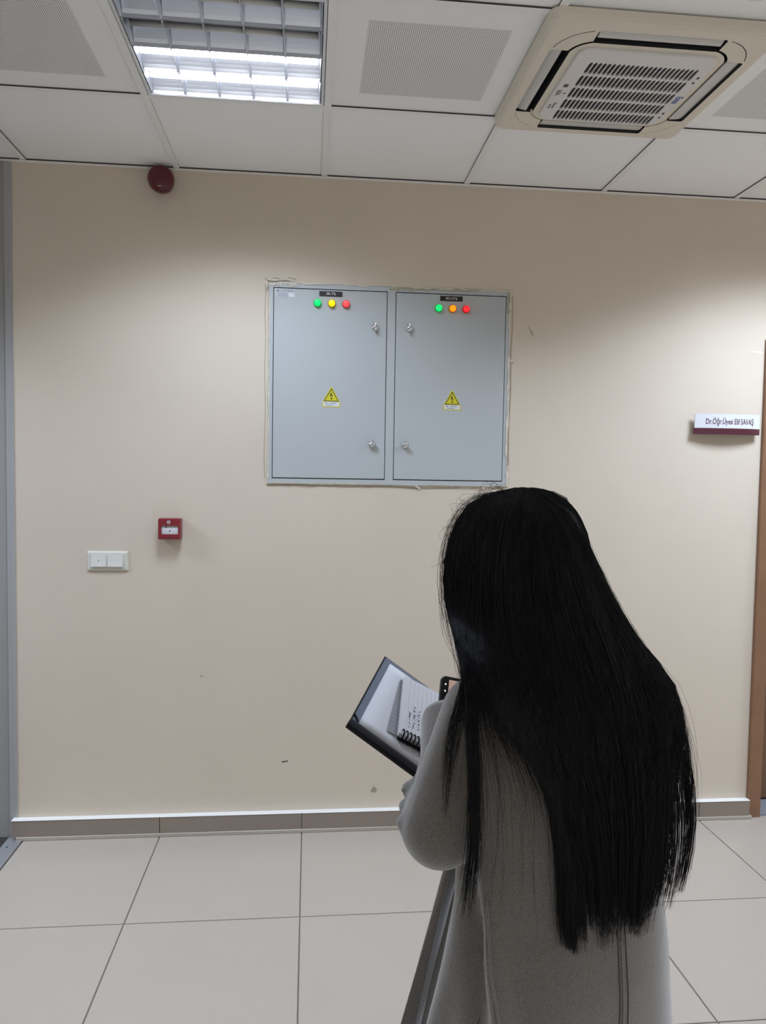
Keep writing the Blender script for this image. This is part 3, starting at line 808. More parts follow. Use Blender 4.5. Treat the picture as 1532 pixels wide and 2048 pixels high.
# ------------------------------------------------------------------ person
PB = Vector((0.33, -2.162, 0.0)); PROT = math.radians(22)
person = tag(empty('person', PB, PROT), 'person with very long black hair and grey wool coat, seen from behind reading a folder', 'person')
PM = Matrix.Translation(PB) @ Matrix.Rotation(PROT, 4, 'Z')
M_skin = mat('skin', (0.50, 0.31, 0.23), 0.5, bump=0.1, bscale=200)
M_coat = mat('grey_wool', (0.128, 0.114, 0.101), 0.95, spec=0.15, sheen=0.8, bump=0.55, bscale=500, var=0.30, vscale=380)
M_seam = mat('wool_seam', (0.075, 0.069, 0.064), 0.95, spec=0.1)
M_trouser = mat('dark_trousers', (0.02, 0.02, 0.024), 0.9)
M_shoe = mat('black_shoe', (0.015, 0.015, 0.015), 0.4)
def hair_material():
    m = bpy.data.materials.new('black_hair'); m.use_nodes = True
    nt = m.node_tree; nt.nodes.clear()
    o = nt.nodes.new('ShaderNodeOutputMaterial'); a = nt.nodes.new('ShaderNodeAddShader')
    d = nt.nodes.new('ShaderNodeBsdfDiffuse'); d.inputs[0].default_value = (0.015, 0.0145, 0.0145, 1)
    g = nt.nodes.new('ShaderNodeBsdfGlossy'); g.inputs['Color'].default_value = (0.014, 0.0142, 0.016, 1); g.inputs['Roughness'].default_value = 0.33
    tc = nt.nodes.new('ShaderNodeTexCoord'); mp = nt.nodes.new('ShaderNodeMapping'); mp.inputs['Scale'].default_value = (260, 260, 3)
    nz = nt.nodes.new('ShaderNodeTexNoise'); nz.inputs['Scale'].default_value = 1.0; nz.inputs['Detail'].default_value = 2
    cr = nt.nodes.new('ShaderNodeValToRGB'); cr.color_ramp.elements[0].position = .42; cr.color_ramp.elements[1].position = .72
    cr.color_ramp.elements[0].color = (0.011, 0.0106, 0.0106, 1); cr.color_ramp.elements[1].color = (0.023, 0.0215, 0.021, 1)
    nt.links.new(tc.outputs['Object'], mp.inputs[0]); nt.links.new(mp.outputs[0], nz.inputs['Vector']); nt.links.new(nz.outputs['Fac'], cr.inputs[0]); nt.links.new(cr.outputs[0], d.inputs[0])
    nt.links.new(d.outputs[0], a.inputs[0]); nt.links.new(g.outputs[0], a.inputs[1]); nt.links.new(a.outputs[0], o.inputs[0])
    return m
M_under = mat('hair_under_layer', (0.011, 0.011, 0.011), 1.0, spec=0.0)
M_hair = hair_material()

ZS = [.30, .5, .7, .85, .95, 1.05, 1.15, 1.22, 1.265, 1.295, 1.32, 1.36]
AX = [.285, .255, .215, .188, .172, .175, .183, .185, .165, .12, .085, .06]
BY = [.175, .155, .135, .125, .115, .115, .118, .108, .092, .082, .075, .06]
CY = [.03, .02, .005, -.005, -.005, -.01, -.015, -.01, .0, .01, .02, .03]
SHL, ELL, WRL = (-.150, 0.0, 1.226), (-.198, .02, 1.067), (-.075, .195, 1.148)
SHR, ELR, WRR = (.138, 0, 1.224), (.205, .05, 1.02), (.085, .235, .955)
HC = Vector((-.012, .075, 1.425))

# --- body: one continuous figure
def build_body():
    bm = bmesh.new()
    # torso, hips
    for a, b, ra, rb in (((0, .0, .92), (0, -.01, 1.18), .11, .105), ((-.06, 0, .9), (.06, 0, .9), .085, .085), ((-.1, 0, 1.2), (.1, 0, 1.2), .065, .065),
                         ((0, .02, 1.22), (0, .055, 1.36), .058, .052)):
        capsule(bm, a, b, ra, rb)
    for s in (-1, 1):
        capsule(bm, (s * .075, 0, .86), (s * .082, .015, .47), .068, .052)
        capsule(bm, (s * .082, .015, .47), (s * .08, -.015, .08), .052, .036)
        capsule(bm, (s * .08, -.03, .045), (s * .085, .13, .03), .036, .028)
    for sh, el, wr in ((SHL, ELL, WRL), (SHR, ELR, WRR)):
        capsule(bm, sh, el, .046, .037); capsule(bm, el, wr, .036, .025)
    # head, bowed forward: skull, jaw, nose, brow, lips, ears
    f = Vector((-.22, .80, -.56)).normalized(); r = Vector((1, .25, 0)); r = (r - f * r.dot(f)).normalized(); u = r.cross(f)
    R3 = Matrix((r, f, u)).transposed()
    def hp(x, y, z): return HC + R3 @ Vector((x, y, z))
    ellipsoid(bm, hp(0, -.012, .02), (.075, .093, .090), R3)
    ellipsoid(bm, hp(0, .030, -.045), (.056, .062, .066), R3)
    ellipsoid(bm, hp(0, .062, -.092), (.024, .022, .020), R3)
    capsule(bm, hp(0, .088, -.008), hp(0, .104, -.040), .008, .013)
    ellipsoid(bm, hp(0, .086, -.066), (.024, .012, .008), R3); ellipsoid(bm, hp(0, .083, -.076), (.021, .012, .008), R3)
    for s in (-1, 1):
        ellipsoid(bm, hp(s * .032, .077, .014), (.022, .012, .008), R3)
        ellipsoid(bm, hp(s * .042, .062, -.030), (.022, .022, .022), R3)
        ellipsoid(bm, hp(s * .077, -.012, -.012), (.008, .020, .031), R3)
    # hands
    def hand(wrist, fwd, nrm, s, curl, spread=0.16, thumb=1.0):
        w = Vector(wrist); fwd = Vector(fwd).normalized(); nrm = Vector(nrm); nrm = (nrm - fwd * nrm.dot(fwd)).normalized(); side = fwd.cross(nrm) * s
        for k in range(4):
            o = (k - 1.5) * .0185
            capsule(bm, w + side * o * .6 + fwd * .005, w + fwd * .082 + side * o, .0145, .0105, 4, 10)
            L = (.036, .042, .039, .030)[k]; base_ = w + fwd * .082 + side * o; ang = curl[0]; d = fwd + side * (k - 1.5) * spread * .4
            rad = .0092
            for q in range(3):
                dd = (d * math.cos(ang) + nrm * math.sin(ang)).normalized()
                e = base_ + dd * L * (1, .75, .6)[q]
                capsule(bm, base_, e, rad, rad * .9, 4, 10)
                base_ = e; rad *= .92; ang += curl[1]
        tb = w + fwd * .022 - side * .022
        t1 = tb + (fwd * .6 - side * .75 + nrm * .35 * thumb).normalized() * .045
        t2 = t1 + (fwd * .75 - side * .25 + nrm * .6 * thumb).normalized() * .033
        t3 = t2 + (fwd * .85 + side * .05 + nrm * .5 * thumb).normalized() * .026
        capsule(bm, w + fwd * .005 - side * .01, tb, .017, .016, 4, 10); capsule(bm, tb, t1, .015, .012, 4, 10); capsule(bm, t1, t2, .0115, .0105, 4, 10); capsule(bm, t2, t3, .0105, .0085, 4, 10)
    return bm, hp, R3, hand

FTL = Vector((-0.05585, 0.46104, 1.19464)); FW = Vector((-0.67246, -0.67228, -0.30959)); FB = Vector((0.69888, -0.43655, -0.56656)); FN = FW.cross(FB).normalized()
# phone frame (person space)
PH_C0 = Vector((-0.0345, 0.285, 1.1968)); PH_R = Vector((.92, -.30, -.22)).normalized(); PH_U = Vector((.10, .45, .89)); PH_U = (PH_U - PH_R * PH_U.dot(PH_R)).normalized(); PH_N = PH_R.cross(PH_U)
bm, hp, R3, hand = build_body()
# right hand flat under the folder, left hand round the lower part of the phone
ph_mid = PH_C0 + PH_R * 0.036 - PH_U * 0.11
hand(Vector(WRR), (FTL + FW * .12 + FB * .2 - FN * .020) - Vector(WRR), FN, 1, (0.0, .10), thumb=0.1)
hand(Vector(WRL), (ph_mid - PH_N * .018) - Vector(WRL), PH_N, -1, (.15, .35))
body = finish(bm, 'body', M_skin, person, True)
remesh(body, 0.0042, 3, 0.4)
M_eye = mat('eye', (0.03, 0.02, 0.015), 0.15)
for s in (-1, 1):
    bm = bmesh.new(); ellipsoid(bm, hp(s * .031, .077, .000), (.012, .006, .0045), R3, 16, 10); finish(bm, 'eye', M_eye, person, True)

# --- coat: one shell of wool with sleeves, collar and hanging folds
def coat_radius(a, z):
    """fold profile: multiplies the ellipse, a = angle (0 = right, 90 = front, 270 = back)"""
    k = max(0.0, (1.02 - z) / 0.7) ** 1.1
    d = math.degrees(a) % 360
    s = 0.0
    for c, w, amp in ((205, 9, .13), (222, 8, -.09), (238, 10, .07), (262, 9, -.02), (300, 14, .05), (325, 12, -.05), (345, 13, .05), (165, 10, .16), (183, 7, -.14), (140, 9, .12), (152, 6, -.10), (120, 8, .05), (40, 14, .06), (62, 10, -.05)):
        q = (d - c + 180) % 360 - 180
        s += amp * math.exp(-(q / w) ** 2)
    # drape from the crook of the left arm, wandering towards the back
    k2 = min(1.0, max(0.0, (1.07 - z) / .16)); c = 193 + min(1.07 - z, .5) * 95
    q = (d - c + 180) % 360 - 180
    s2 = .14 * math.exp(-(q / 6) ** 2) - .15 * math.exp(-((q + 16) / 9) ** 2)
    return 1 + s * k + s2 * k2
def coat_pt(a, z, off=0.0):
    ax, by, cy = (float(np.interp(z, ZS, A)) for A in (AX, BY, CY))
    r = coat_radius(a, z)
    return Vector(((ax + off) * r * math.cos(a), cy + (by + off) * r * math.sin(a), z))
bm = bmesh.new()
zz = [.30 + (1.33 - .30) * i / 54 for i in range(55)]
NA = 120
rings = [[bm.verts.new(coat_pt(2 * PI * k / NA, z)) for k in range(NA)] for z in zz]
for a, b in zip(rings, rings[1:]):
    for k in range(NA): bm.faces.new((a[k], a[(k + 1) % NA], b[(k + 1) % NA], b[k]))
bm.faces.new(rings[0][::-1]); bm.faces.new(rings[-1])
capsule(bm, SHL, ELL, .054, .056); capsule(bm, ELL, (-.088, .165, 1.125), .055, .041)
capsule(bm, SHR, ELR, .051, .054); capsule(bm, ELR, (.095, .218, .965), .053, .043)
capsule(bm, (-.06, 0, 1.258), SHL, .060, .054); capsule(bm, (.05, 0, 1.252), SHR, .060, .051)
for (c, d, r0) in ((ELL, (-.1, .16, 1.12), .012), ):
    # crease rolls of cloth in the crook of the elbow
    for t in (.12, .3, .5):
        m_ = Vector(c).lerp(Vector(d), t)
        tube(bm, [m_ + Vector((-.050, -.01, .022)), m_ + Vector((-.056, .012, -.002)), m_ + Vector((-.035, .022, -.042))], [.006, .012, .007], 8)
# collar
cpts = [Vector((.085 * math.cos(t), .02 + .078 * math.sin(t), 1.318 + .012 * math.sin(t))) for t in [2 * PI * k / 24 for k in range(25)]]
tube(bm, cpts, .017, 10, caps=False)
coat = finish(bm, 'coat', M_coat, person, True)
remesh(coat, 0.0058, 5, 0.5)
# turned edge of the left sleeve at the wrist
a_, b_ = Vector((-.120, .122, 1.105)), Vector((-.074, .196, 1.150))
bm = bmesh.new()
tube(bm, [a_, a_.lerp(b_, .3), a_.lerp(b_, .9), b_, b_, b_.lerp(a_, .04), b_.lerp(a_, .3)], [.0445, .045, .0455, .044, .040, .037, .036], 28, caps=False)
finish(bm, 'sleeve_cuff', M_coat, person, True)
# open front panel on the left, hanging in front of the hip, and the back seams
def sheet(name, cols, m, th=.005):
    bm = bmesh.new()
    g = [[bm.verts.new(q) for q in c_] for c_ in cols]
    for a, b in zip(g, g[1:]):
        for k in range(len(a) - 1): bm.faces.new((a[k], a[k + 1], b[k + 1], b[k]))
    o = finish(bm, name, m, person, True)
    md = o.modifiers.new('sol', 'SOLIDIFY'); md.thickness = th; md.offset = 0
    sb = o.modifiers.new('sub', 'SUBSURF'); sb.levels = 1
    apply_mods(o); o.data.shade_smooth()
    return o
cols = []
for k in range(9):
    t = k / 8; c_ = []
    for q in range(12):
        z = 1.02 - .70 * q / 11; d = (1.02 - z)
        x = -.158 - .11 * d + .10 * t + (.012 + .05 * d) * math.sin(t * 13 + z * 2); y = .045 + .10 * t + d * (.235 - .02 * t) + .010 * math.sin(t * 11 + 1)
        c_.append(Vector((x, y, z)))
    cols.append(c_)
sheet('coat_front_panel', cols, M_coat)
def seam(name, pts, rad, m):
    bm = bmesh.new(); tube(bm, pts, rad, 6); o = finish(bm, name, m, person, True); return o
for dx, rr_, m_ in ((0.0, .0016, M_coat), (.0075, .0008, M_seam), (-.0045, .0008, M_seam)):
    a0 = math.radians(271.5) + dx / .15
    pts = [coat_pt(a0, z, 0.0008) for z in np.linspace(1.0, .32, 36)]
    seam('back_seam' if dx == 0 else 'seam_stitching', pts, rr_, m_)
seam('princess_seam', [coat_pt(math.radians(193 + min(1.07 - z, .5) * 95 + 2), z, 0.0004) for z in np.linspace(1.0, .40, 34)], .0019, M_coat)
seam('side_seam', [coat_pt(math.radians(196 + 8 * (1 - z)), z, 0.0005) for z in np.linspace(.96, .32, 30)], .0011, M_seam)

# trousers and shoes under the hem
bm = bmesh.new()
for s in (-1, 1):
    tube(bm, [(s * .083, .0, .62), (s * .082, .012, .45), (s * .08, -.01, .2), (s * .08, -.014, .075)], [.085, .064, .058, .06], 20)
finish(bm, 'trousers', M_trouser, person, True)
for s in (-1, 1):
    bm = bmesh.new()
    secs = []
    for (y, hw, h) in ((-.085, .02, .05), (-.07, .034, .075), (-.03, .038, .085), (.03, .04, .07), (.09, .045, .05), (.14, .04, .038), (.17, .018, .026)):
        secs.append([bm.verts.new((s * .082 + hw * math.cos(t) , y, max(0.0, h * .5 + h * .5 * math.sin(t)))) for t in [2 * PI * k / 16 for k in range(16)]])
    for a, b in zip(secs, secs[1:]):
        for k in range(16): bm.faces.new((a[k], a[(k + 1) % 16], b[(k + 1) % 16], b[k]))
    bm.faces.new(secs[0]); bm.faces.new(secs[-1][::-1]); finish(bm, 'shoe', M_shoe, person, True)

# --- hair: a dark under-layer plus several thousand strands, in person space
GUIDES = {
    'c0': [[-0.066, 0.044, 1.539], [-0.086, 0.123, 1.509], [-0.1, 0.156, 1.454], [-0.108, 0.155, 1.391], [-0.113, 0.133, 1.339], [-0.17, 0.007, 1.31], [-0.209, -0.04, 1.275], [-0.227, -0.044, 1.229], [-0.232, -0.044, 1.177], [-0.234, -0.043, 1.108]],
    'c1': [[-0.065, 0.042, 1.539], [-0.096, 0.088, 1.508], [-0.117, 0.102, 1.444], [-0.097, 0.138, 1.361], [-0.155, 0.032, 1.31], [-0.205, -0.053, 1.268], [-0.208, -0.069, 1.175], [-0.201, -0.062, 1.073], [-0.187, -0.02, 0.946]],
    'c2': [[-0.064, 0.04, 1.539], [-0.098, 0.053, 1.502], [-0.119, 0.051, 1.434], [-0.115, 0.062, 1.351], [-0.169, -0.03, 1.304], [-0.177, -0.071, 1.269], [-0.156, -0.097, 1.222], [-0.122, -0.116, 1.145], [-0.102, -0.114, 1.041], [-0.093, -0.114, 0.931]],
    'c3': [[-0.061, 0.035, 1.54], [-0.094, 0.016, 1.487], [-0.105, 0.002, 1.383], [-0.129, -0.054, 1.299], [-0.128, -0.108, 1.208], [-0.099, -0.121, 1.11], [-0.077, -0.12, 1.005], [-0.07, -0.123, 0.918]],
    'c4': [[-0.058, 0.03, 1.54], [-0.072, -0.018, 1.482], [-0.074, -0.041, 1.387], [-0.075, -0.077, 1.292], [-0.078, -0.122, 1.205], [-0.058, -0.132, 1.107], [-0.041, -0.128, 1.0], [-0.04, -0.129, 0.917]],
    'c5': [[-0.054, 0.023, 1.539], [-0.045, -0.028, 1.496], [-0.036, -0.056, 1.422], [-0.009, -0.071, 1.332], [-0.006, -0.108, 1.258], [-0.01, -0.138, 1.167], [0.003, -0.135, 1.061], [0.004, -0.131, 0.924]],
    'c6': [[-0.052, 0.021, 1.539], [-0.03, -0.032, 1.5], [-0.015, -0.054, 1.449], [0.02, -0.062, 1.377], [0.069, -0.064, 1.309], [0.055, -0.118, 1.232], [0.058, -0.134, 1.118], [0.071, -0.122, 1.004], [0.042, -0.128, 0.919]],
    'c7': [[-0.051, 0.02, 1.539], [-0.027, -0.031, 1.502], [-0.01, -0.054, 1.448], [0.04, -0.055, 1.371], [0.098, -0.051, 1.307], [0.115, -0.091, 1.26], [0.131, -0.11, 1.168], [0.18, -0.085, 1.045], [0.168, -0.09, 0.988], [0.165, -0.081, 0.926]],
}
GUIDES['c8'] = [[-.05, .03, 1.540], [.035, .03, 1.525], [.078, .045, 1.468], [.098, .05, 1.405], [.105, .035, 1.345], [.128, -.005, 1.305], [.140, -.055, 1.262], [.142, -.095, 1.20], [.150, -.095, 1.09], [.150, -.09, 1.02]]
GUIDES['c9'] = [[-.03, .10, 1.535], [.035, .135, 1.505], [.066, .150, 1.450], [.076, .140, 1.385], [.080, .110, 1.335], [.098, .075, 1.300], [.110, .060, 1.25], [.112, .09, 1.18], [.11, .095, 1.12], [.11, .09, 1.06]]
NT = 44
def resample(P, n=NT):
    P = np.array(P, float)
    E = np.vstack([2 * P[0] - P[1], P, 2 * P[-1] - P[-2]]); out = []
    for i in range(len(P) - 1):
        p0, p1, p2, p3 = E[i], E[i + 1], E[i + 2], E[i + 3]
        for t in np.linspace(0, 1, 12, endpoint=False):
            out.append(.5 * ((2 * p1) + (-p0 + p2) * t + (2 * p0 - 5 * p1 + 4 * p2 - p3) * t * t + (-p0 + 3 * p1 - 3 * p2 + p3) * t ** 3))
    out.append(P[-1]); out = np.array(out)
    d = np.r_[0, np.cumsum(np.linalg.norm(np.diff(out, axis=0), axis=1))]
    s = np.linspace(0, d[-1], n)
    return np.stack([np.interp(s, d, out[:, k]) for k in range(3)], 1)
GK = ['c0', 'c1', 'c2', 'c3', 'c4', 'c5', 'c6', 'c7', 'c8', 'c9']
GR = np.array([resample(GUIDES[k]) for k in GK])            # 9 x NT x 3
def at(s):                                                   # s: array NT of guide coordinate per point
    i = np.clip(np.floor(s).astype(int), 0, len(GK) - 2); f = (s - i)[:, None]
    j = np.arange(NT)
    # smooth interpolation across four guides
    i0 = np.clip(i - 1, 0, len(GK) - 1); i3 = np.clip(i + 2, 0, len(GK) - 1)
    a, b, c, d = GR[i0, j], GR[i, j], GR[i + 1, j], GR[i3, j]
    lin = b * (1 - f) + c * f
    cat = .5 * (2 * b + (c - a) * f + (2 * a - 5 * b + 4 * c - d) * f * f + (3 * b - a - 3 * c + d) * f ** 3)
    return .5 * lin + .5 * cat
T = np.linspace(0, 1, NT)
def outward(P):
    ax_ = np.stack([np.zeros(NT) - .01, np.full(NT, .05), P[:, 2]], 1)
    top = np.clip((P[:, 2] - 1.42) / .12, 0, 1)[:, None]
    d = P - ax_; d[:, 2] = 0
    d = d / (np.linalg.norm(d, axis=1, keepdims=True) + 1e-6)
    h = P - np.array(HC); h = h / (np.linalg.norm(h, axis=1, keepdims=True) + 1e-6)
    o = d * (1 - top) + h * top
    return o / (np.linalg.norm(o, axis=1, keepdims=True) + 1e-6)
def sm(t, a, b):
    x = np.clip((t - a) / (b - a), 0, 1); return x * x * (3 - 2 * x)
strands = []   # (points, radius array)
clump_c = np.sort(rng.uniform(2.0, 6.35, 40))
def add_strand(s0, s1, lay, length=1.0, wob=.003, rad=.00048, split=.35, wid=.012, clump=None):
    s = s0 + (s1 - s0) * sm(T, split, split + (.3 if s0 < 6 else .2))
    if clump is not None: s = s + (clump - s) * sm(T, .45, 1.0) * .72
    P = at(s)
    ph = rng.uniform(0, 2 * PI, 3); fr_ = rng.uniform(1.0, 3.2, 3)
    w = np.stack([np.sin(fr_[k] * T * 2 * PI + ph[k]) for k in range(3)], 1) * wob * (0.15 + T)[:, None]
    P = P + w + outward(P) * (lay * sm(T, 0.0, .15))[:, None]
    n = max(8, int(NT * length))
    P = P[:n]
    r = rad * (1 - .75 * np.linspace(0, 1, n) ** 3)
    strands.append((P[::2] if n % 2 else np.vstack([P[::2], P[-1:]]), r[::2] if n % 2 else np.r_[r[::2], r[-1:]]))
# main mass
for i in range(4600):
    s0 = rng.uniform(0.0, 7.12) if i < 3500 else (rng.uniform(6.3, 7.1) if i < 4100 else rng.uniform(0.0, 1.0))
    if s0 < 2.0:
        # left of the head: kept together to the shoulder, then gathered into a few locks
        pick = rng.random()
        s1 = rng.normal(2.35, .2) if pick < .55 else (rng.normal(1.02, .06) if pick < .90 else rng.uniform(1.2, 2.0))
        if s0 < .8 and pick > .80: s1 = rng.normal(.12, .09)
    elif s0 > 6.3:
        pick = rng.random()
        s1 = rng.normal(6.93, .05) if pick < .15 else (rng.normal(6.55, .04) if pick < .21 else rng.uniform(5.0, 6.2))
    else:
        s1 = s0 + rng.normal(0, .12)
    spl = .35
    if s0 > 6.0: spl = rng.uniform(.46, .58)
    s1 = float(np.clip(s1, 0, 8))
    c_ = clump_c[np.argmin(abs(clump_c - s1))] if 1.9 < s1 < 6.4 else None
    ln = (rng.uniform(.94, 1.0) if rng.random() < .8 else rng.uniform(.6, .9)) * (1 - .05 * (math.sin(c_ * 37.0) * .5 + .5) if c_ else 1)
    if s1 <= 1.3: ln = rng.uniform(.60, 1.0)
    if 1.15 < s1 < 1.9: ln = rng.uniform(.55, .8)
    add_strand(s0, s1, rng.uniform(-.006, .008), ln, rng.uniform(.001, .004) if s1 < 6.3 else rng.uniform(.0006, .0018), rng.uniform(.00035, .0007), clump=c_, split=spl)
for i in range(330):
    add_strand(rng.uniform(.6, 2.2), rng.choice([rng.uniform(1.0, 1.4), rng.uniform(1.3, 2.1), rng.normal(1.62, .05)]), rng.uniform(-.002, .010), rng.uniform(.46, .68), rng.uniform(.002, .006), rng.uniform(.0004, .0007))
for i in range(420):      # far side of the face, hidden from behind
    add_strand(rng.uniform(8.25, 9.0), rng.uniform(8.5, 9.0), rng.uniform(-.002, .006), rng.uniform(.75, 1.0), rng.uniform(.001, .004), rng.uniform(.0004, .0007))
# loose wisps: over the bare part of the coat, beside the face, past the right shoulder
for i in range(46):
    add_strand(rng.uniform(.4, 2.2), rng.uniform(1.1, 2.1), rng.uniform(.0, .012), rng.uniform(.7, 1.0), rng.uniform(.004, .010), rng.uniform(.0002, .0004))
for i in range(40):
    add_strand(rng.uniform(0, .6), rng.uniform(-.0, .5), rng.uniform(.004, .020), rng.uniform(.45, .95), rng.uniform(.003, .009), .00022)
for i in range(40):
    add_strand(rng.uniform(6.3, 7.0), rng.uniform(6.6, 7.15), rng.uniform(.002, .012), rng.uniform(.6, 1.0), rng.uniform(.003, .009), .00022)
# short flyaways standing off the crown
for i in range(150):
    s0 = rng.choice([rng.uniform(0, 2), rng.uniform(0, 1.6), rng.uniform(5.5, 7)]); P = at(np.full(NT, s0)); k = rng.integers(2, 20)
    p0 = P[k]; o = outward(P)[k]; t = P[min(k + 2, NT - 1)] - P[k]; t = t / np.linalg.norm(t); L_h = rng.uniform(.02, .055)
    sd = rng.normal(0, .35, 3); q = np.linspace(0, 1, 7)[:, None]
    Q = p0 + t * q * L_h + (o + sd) * (L_h * rng.uniform(.15, .5)) * q * (1.25 - q)
    strands.append((Q, np.full(7, .00016)))
for i in range(130):     # frizz over the left of the crown
    P = at(np.full(NT, rng.uniform(0, 1.9))); k = rng.integers(1, 9); p0 = P[k]; o = outward(P)[k]; t = P[k + 2] - P[k]; t = t / np.linalg.norm(t)
    L_h = rng.uniform(.02, .05); q = np.linspace(0, 1, 9)[:, None]; sd = rng.normal(0, .5, 3)
    Q = p0 + (t * .8 + sd * .4) * q * L_h + o * L_h * rng.uniform(.3, .7) * np.sin(q * rng.uniform(1.6, 3.0)) + rng.normal(0, .0012, 3) * np.sin(q * 9)
    strands.append((Q, np.full(9, .00019)))
verts = []; faces = []; vo = 0
for P, r in strands:
    n = len(P); t = np.gradient(P, axis=0); t /= (np.linalg.norm(t, axis=1, keepdims=True) + 1e-9)
    u = np.cross(t, np.array([.31, .9, .2])); u /= (np.linalg.norm(u, axis=1, keepdims=True) + 1e-9); v = np.cross(t, u)
    ring = np.stack([P + r[:, None] * (math.cos(a) * u + math.sin(a) * v) for a in (0, 2.0944, 4.1888)], 1).reshape(-1, 3)
    verts.append(ring)
    b = vo + 3 * np.arange(n - 1)[:, None]
    for k in range(3):
        k2 = (k + 1) % 3
        faces.append(np.concatenate([b + k, b + k2, b + 3 + k2, b + 3 + k], 1))
    vo += 3 * n
V = np.concatenate(verts); F = np.concatenate(faces)
def numpy_mesh(name, V, F):
    me = bpy.data.meshes.new(name); me.vertices.add(len(V)); me.vertices.foreach_set('co', V.astype(np.float32).ravel())
    me.loops.add(F.size); me.loops.foreach_set('vertex_index', F.astype(np.int32).ravel())
    me.polygons.add(len(F)); me.polygons.foreach_set('loop_start', np.arange(0, F.size, 4, dtype=np.int32))
    me.update(calc_edges=True); me.validate(); me.shade_smooth()
    return me
hs = bpy.data.objects.new('hair_strand', numpy_mesh('hair_strand', V, F)); col.objects.link(hs); hs.data.materials.append(M_hair)
hs['kind'] = 'stuff'
# under-layer: cap over the skull and a closed sheet behind the strands
bm = bmesh.new()
ellipsoid(bm, (HC.x - .006, HC.y - .012, HC.z + .008), (.083, .098, .107))
fdir = R3 @ Vector((0, 1, 0))
kill = [v for v in bm.verts if (v.co - HC).normalized().dot(fdir) > .60 or v.co.z < HC.z - .085]
bmesh.ops.delete(bm, geom=kill, context='VERTS')
bm2 = bmesh.new(); ellipsoid(bm2, (0, -.011, .019), (.0775, .0955, .0915), None, 36, 24)
kill = [v for v in bm2.verts if (v.co.y > .050 and v.co.z < .066) or v.co.z < -.03 or (v.co.z < .02 and v.co.y > .03)]
bmesh.ops.delete(bm2, geom=kill, context='VERTS')
for v in bm2.verts: v.co = HC + R3 @ v.co
tmp = bpy.data.meshes.new('tmp'); bm2.to_mesh(tmp); bm2.free(); bm.from_mesh(tmp); bpy.data.meshes.remove(tmp)
S_ = [.5, .85, 1.2, 1.5, 1.75, 2.2, 2.7, 3.2, 3.8, 4.4, 5.0, 5.6, 6.1, 6.5, 6.8, 7.0]
n_end = int(NT * .93)
g = []
for s in S_:
    s1 = min(max(s, 2.15), 6.25) if s < 7.5 else s
    P = at(s + (s1 - s) * sm(T, *((.35, .65) if s < 6.2 else (.50, .72)))); P = P - outward(P) * .003
    g.append([bm.verts.new(q) for q in P[:int(NT * .36) if s < 1.7 else n_end - int(rng.integers(0, 3))]])
for a, b in zip(g, g[1:]):
    for k in range(min(len(a), len(b)) - 1): bm.faces.new((a[k], a[k + 1], b[k + 1], b[k]))
hair = finish(bm, 'hair', M_under, person, True)
hs.parent = hair

# ------------------------------------------------------------------ folder, papers, notebook, phone
def frame_obj(name, o_, x, y, z):
    M = Matrix.Identity(4)
    for i in range(3): M[i][0], M[i][1], M[i][2], M[i][3] = x[i], y[i], z[i], o_[i]
    e = bpy.data.objects.new(name, None); col.objects.link(e); e.empty_display_size = .05
    e.matrix_world = PM @ M
    return e
M_fold_in = mat('folder_lining', (0.085, 0.105, 0.155), 0.55, bump=0.15, bscale=300)
M_fold_bl = mat('folder_black', (0.010, 0.010, 0.013), 0.7, spec=0.2, bump=0.2, bscale=250)
M_paper = mat('paper_white', (0.60, 0.61, 0.66), 0.7)
M_paper2 = mat('notebook_paper', (0.62, 0.63, 0.67), 0.7)
M_line = mat('ruled_line', (0.42, 0.44, 0.50), 0.7)
M_pen = mat('pen_ink', (0.10, 0.10, 0.18), 0.6)
fo = tag(frame_obj('folder', FTL, FW, FB, FN), 'open dark blue and black folder held out to the left of the person', 'folder')
bm = bmesh.new(); box(bm, 0, .222, 0, .31, -.003, .0005, bev=.001, seg=1); finish(bm, 'cover', M_fold_bl, fo)
bm = bmesh.new(); box(bm, .003, .220, .003, .307, .0004, .0012); finish(bm, 'cover_lining', M_fold_in, fo)
bm = bmesh.new(); prism(bm, [(.208, .0005), (.211, .004), (.218, .0055), (.226, .004), (.2295, -.001), (.228, -.006), (.222, -.008), (.212, -.008), (.208, -.004)], 0.0, .31, 'y'); finish(bm, 'spine', M_fold_bl, fo)
bm = bmesh.new(); box(bm, .004, .222, .002, .308, -.008, -.0045, bev=.001, seg=1); finish(bm, 'back_cover', M_fold_bl, fo)
bm = bmesh.new(); tube(bm, [(.196, .001, .0022), (.198, .006, .0026), (.203, .011, .003), (.208, .013, .004)], .0016, 6); finish(bm, 'corner_strap', M_fold_bl, fo)
pa = tag(frame_obj('paper_sheet', FTL + FN * .0012, FW, FB, FN), 'plain white paper sheets lying in the open folder under the notebook', 'paper')
bm = bmesh.new()
g = []
for i in range(11):
    x = .014 + .196 * i / 10; row = []
    for j in range(9):
        y = .016 + .275 * j / 8
        lift = .0012 + .0006 * max(0, (i - 7) / 3) ** 2 + .0008 * math.sin(j * .9)
        row.append((x, y, lift))
    g.append(row)
A = [[bm.verts.new(q) for q in r_] for r_ in g]; Bv = [[bm.verts.new((q[0], q[1], .0002)) for q in r_] for r_ in g]
for i in range(10):
    for j in range(8):
        bm.faces.new((A[i][j], A[i + 1][j], A[i + 1][j + 1], A[i][j + 1])); bm.faces.new((Bv[i][j], Bv[i][j + 1], Bv[i + 1][j + 1], Bv[i + 1][j]))
for i in range(10):
    bm.faces.new((A[i][0], Bv[i][0], Bv[i + 1][0], A[i + 1][0])); bm.faces.new((A[i][8], A[i + 1][8], Bv[i + 1][8], Bv[i][8]))
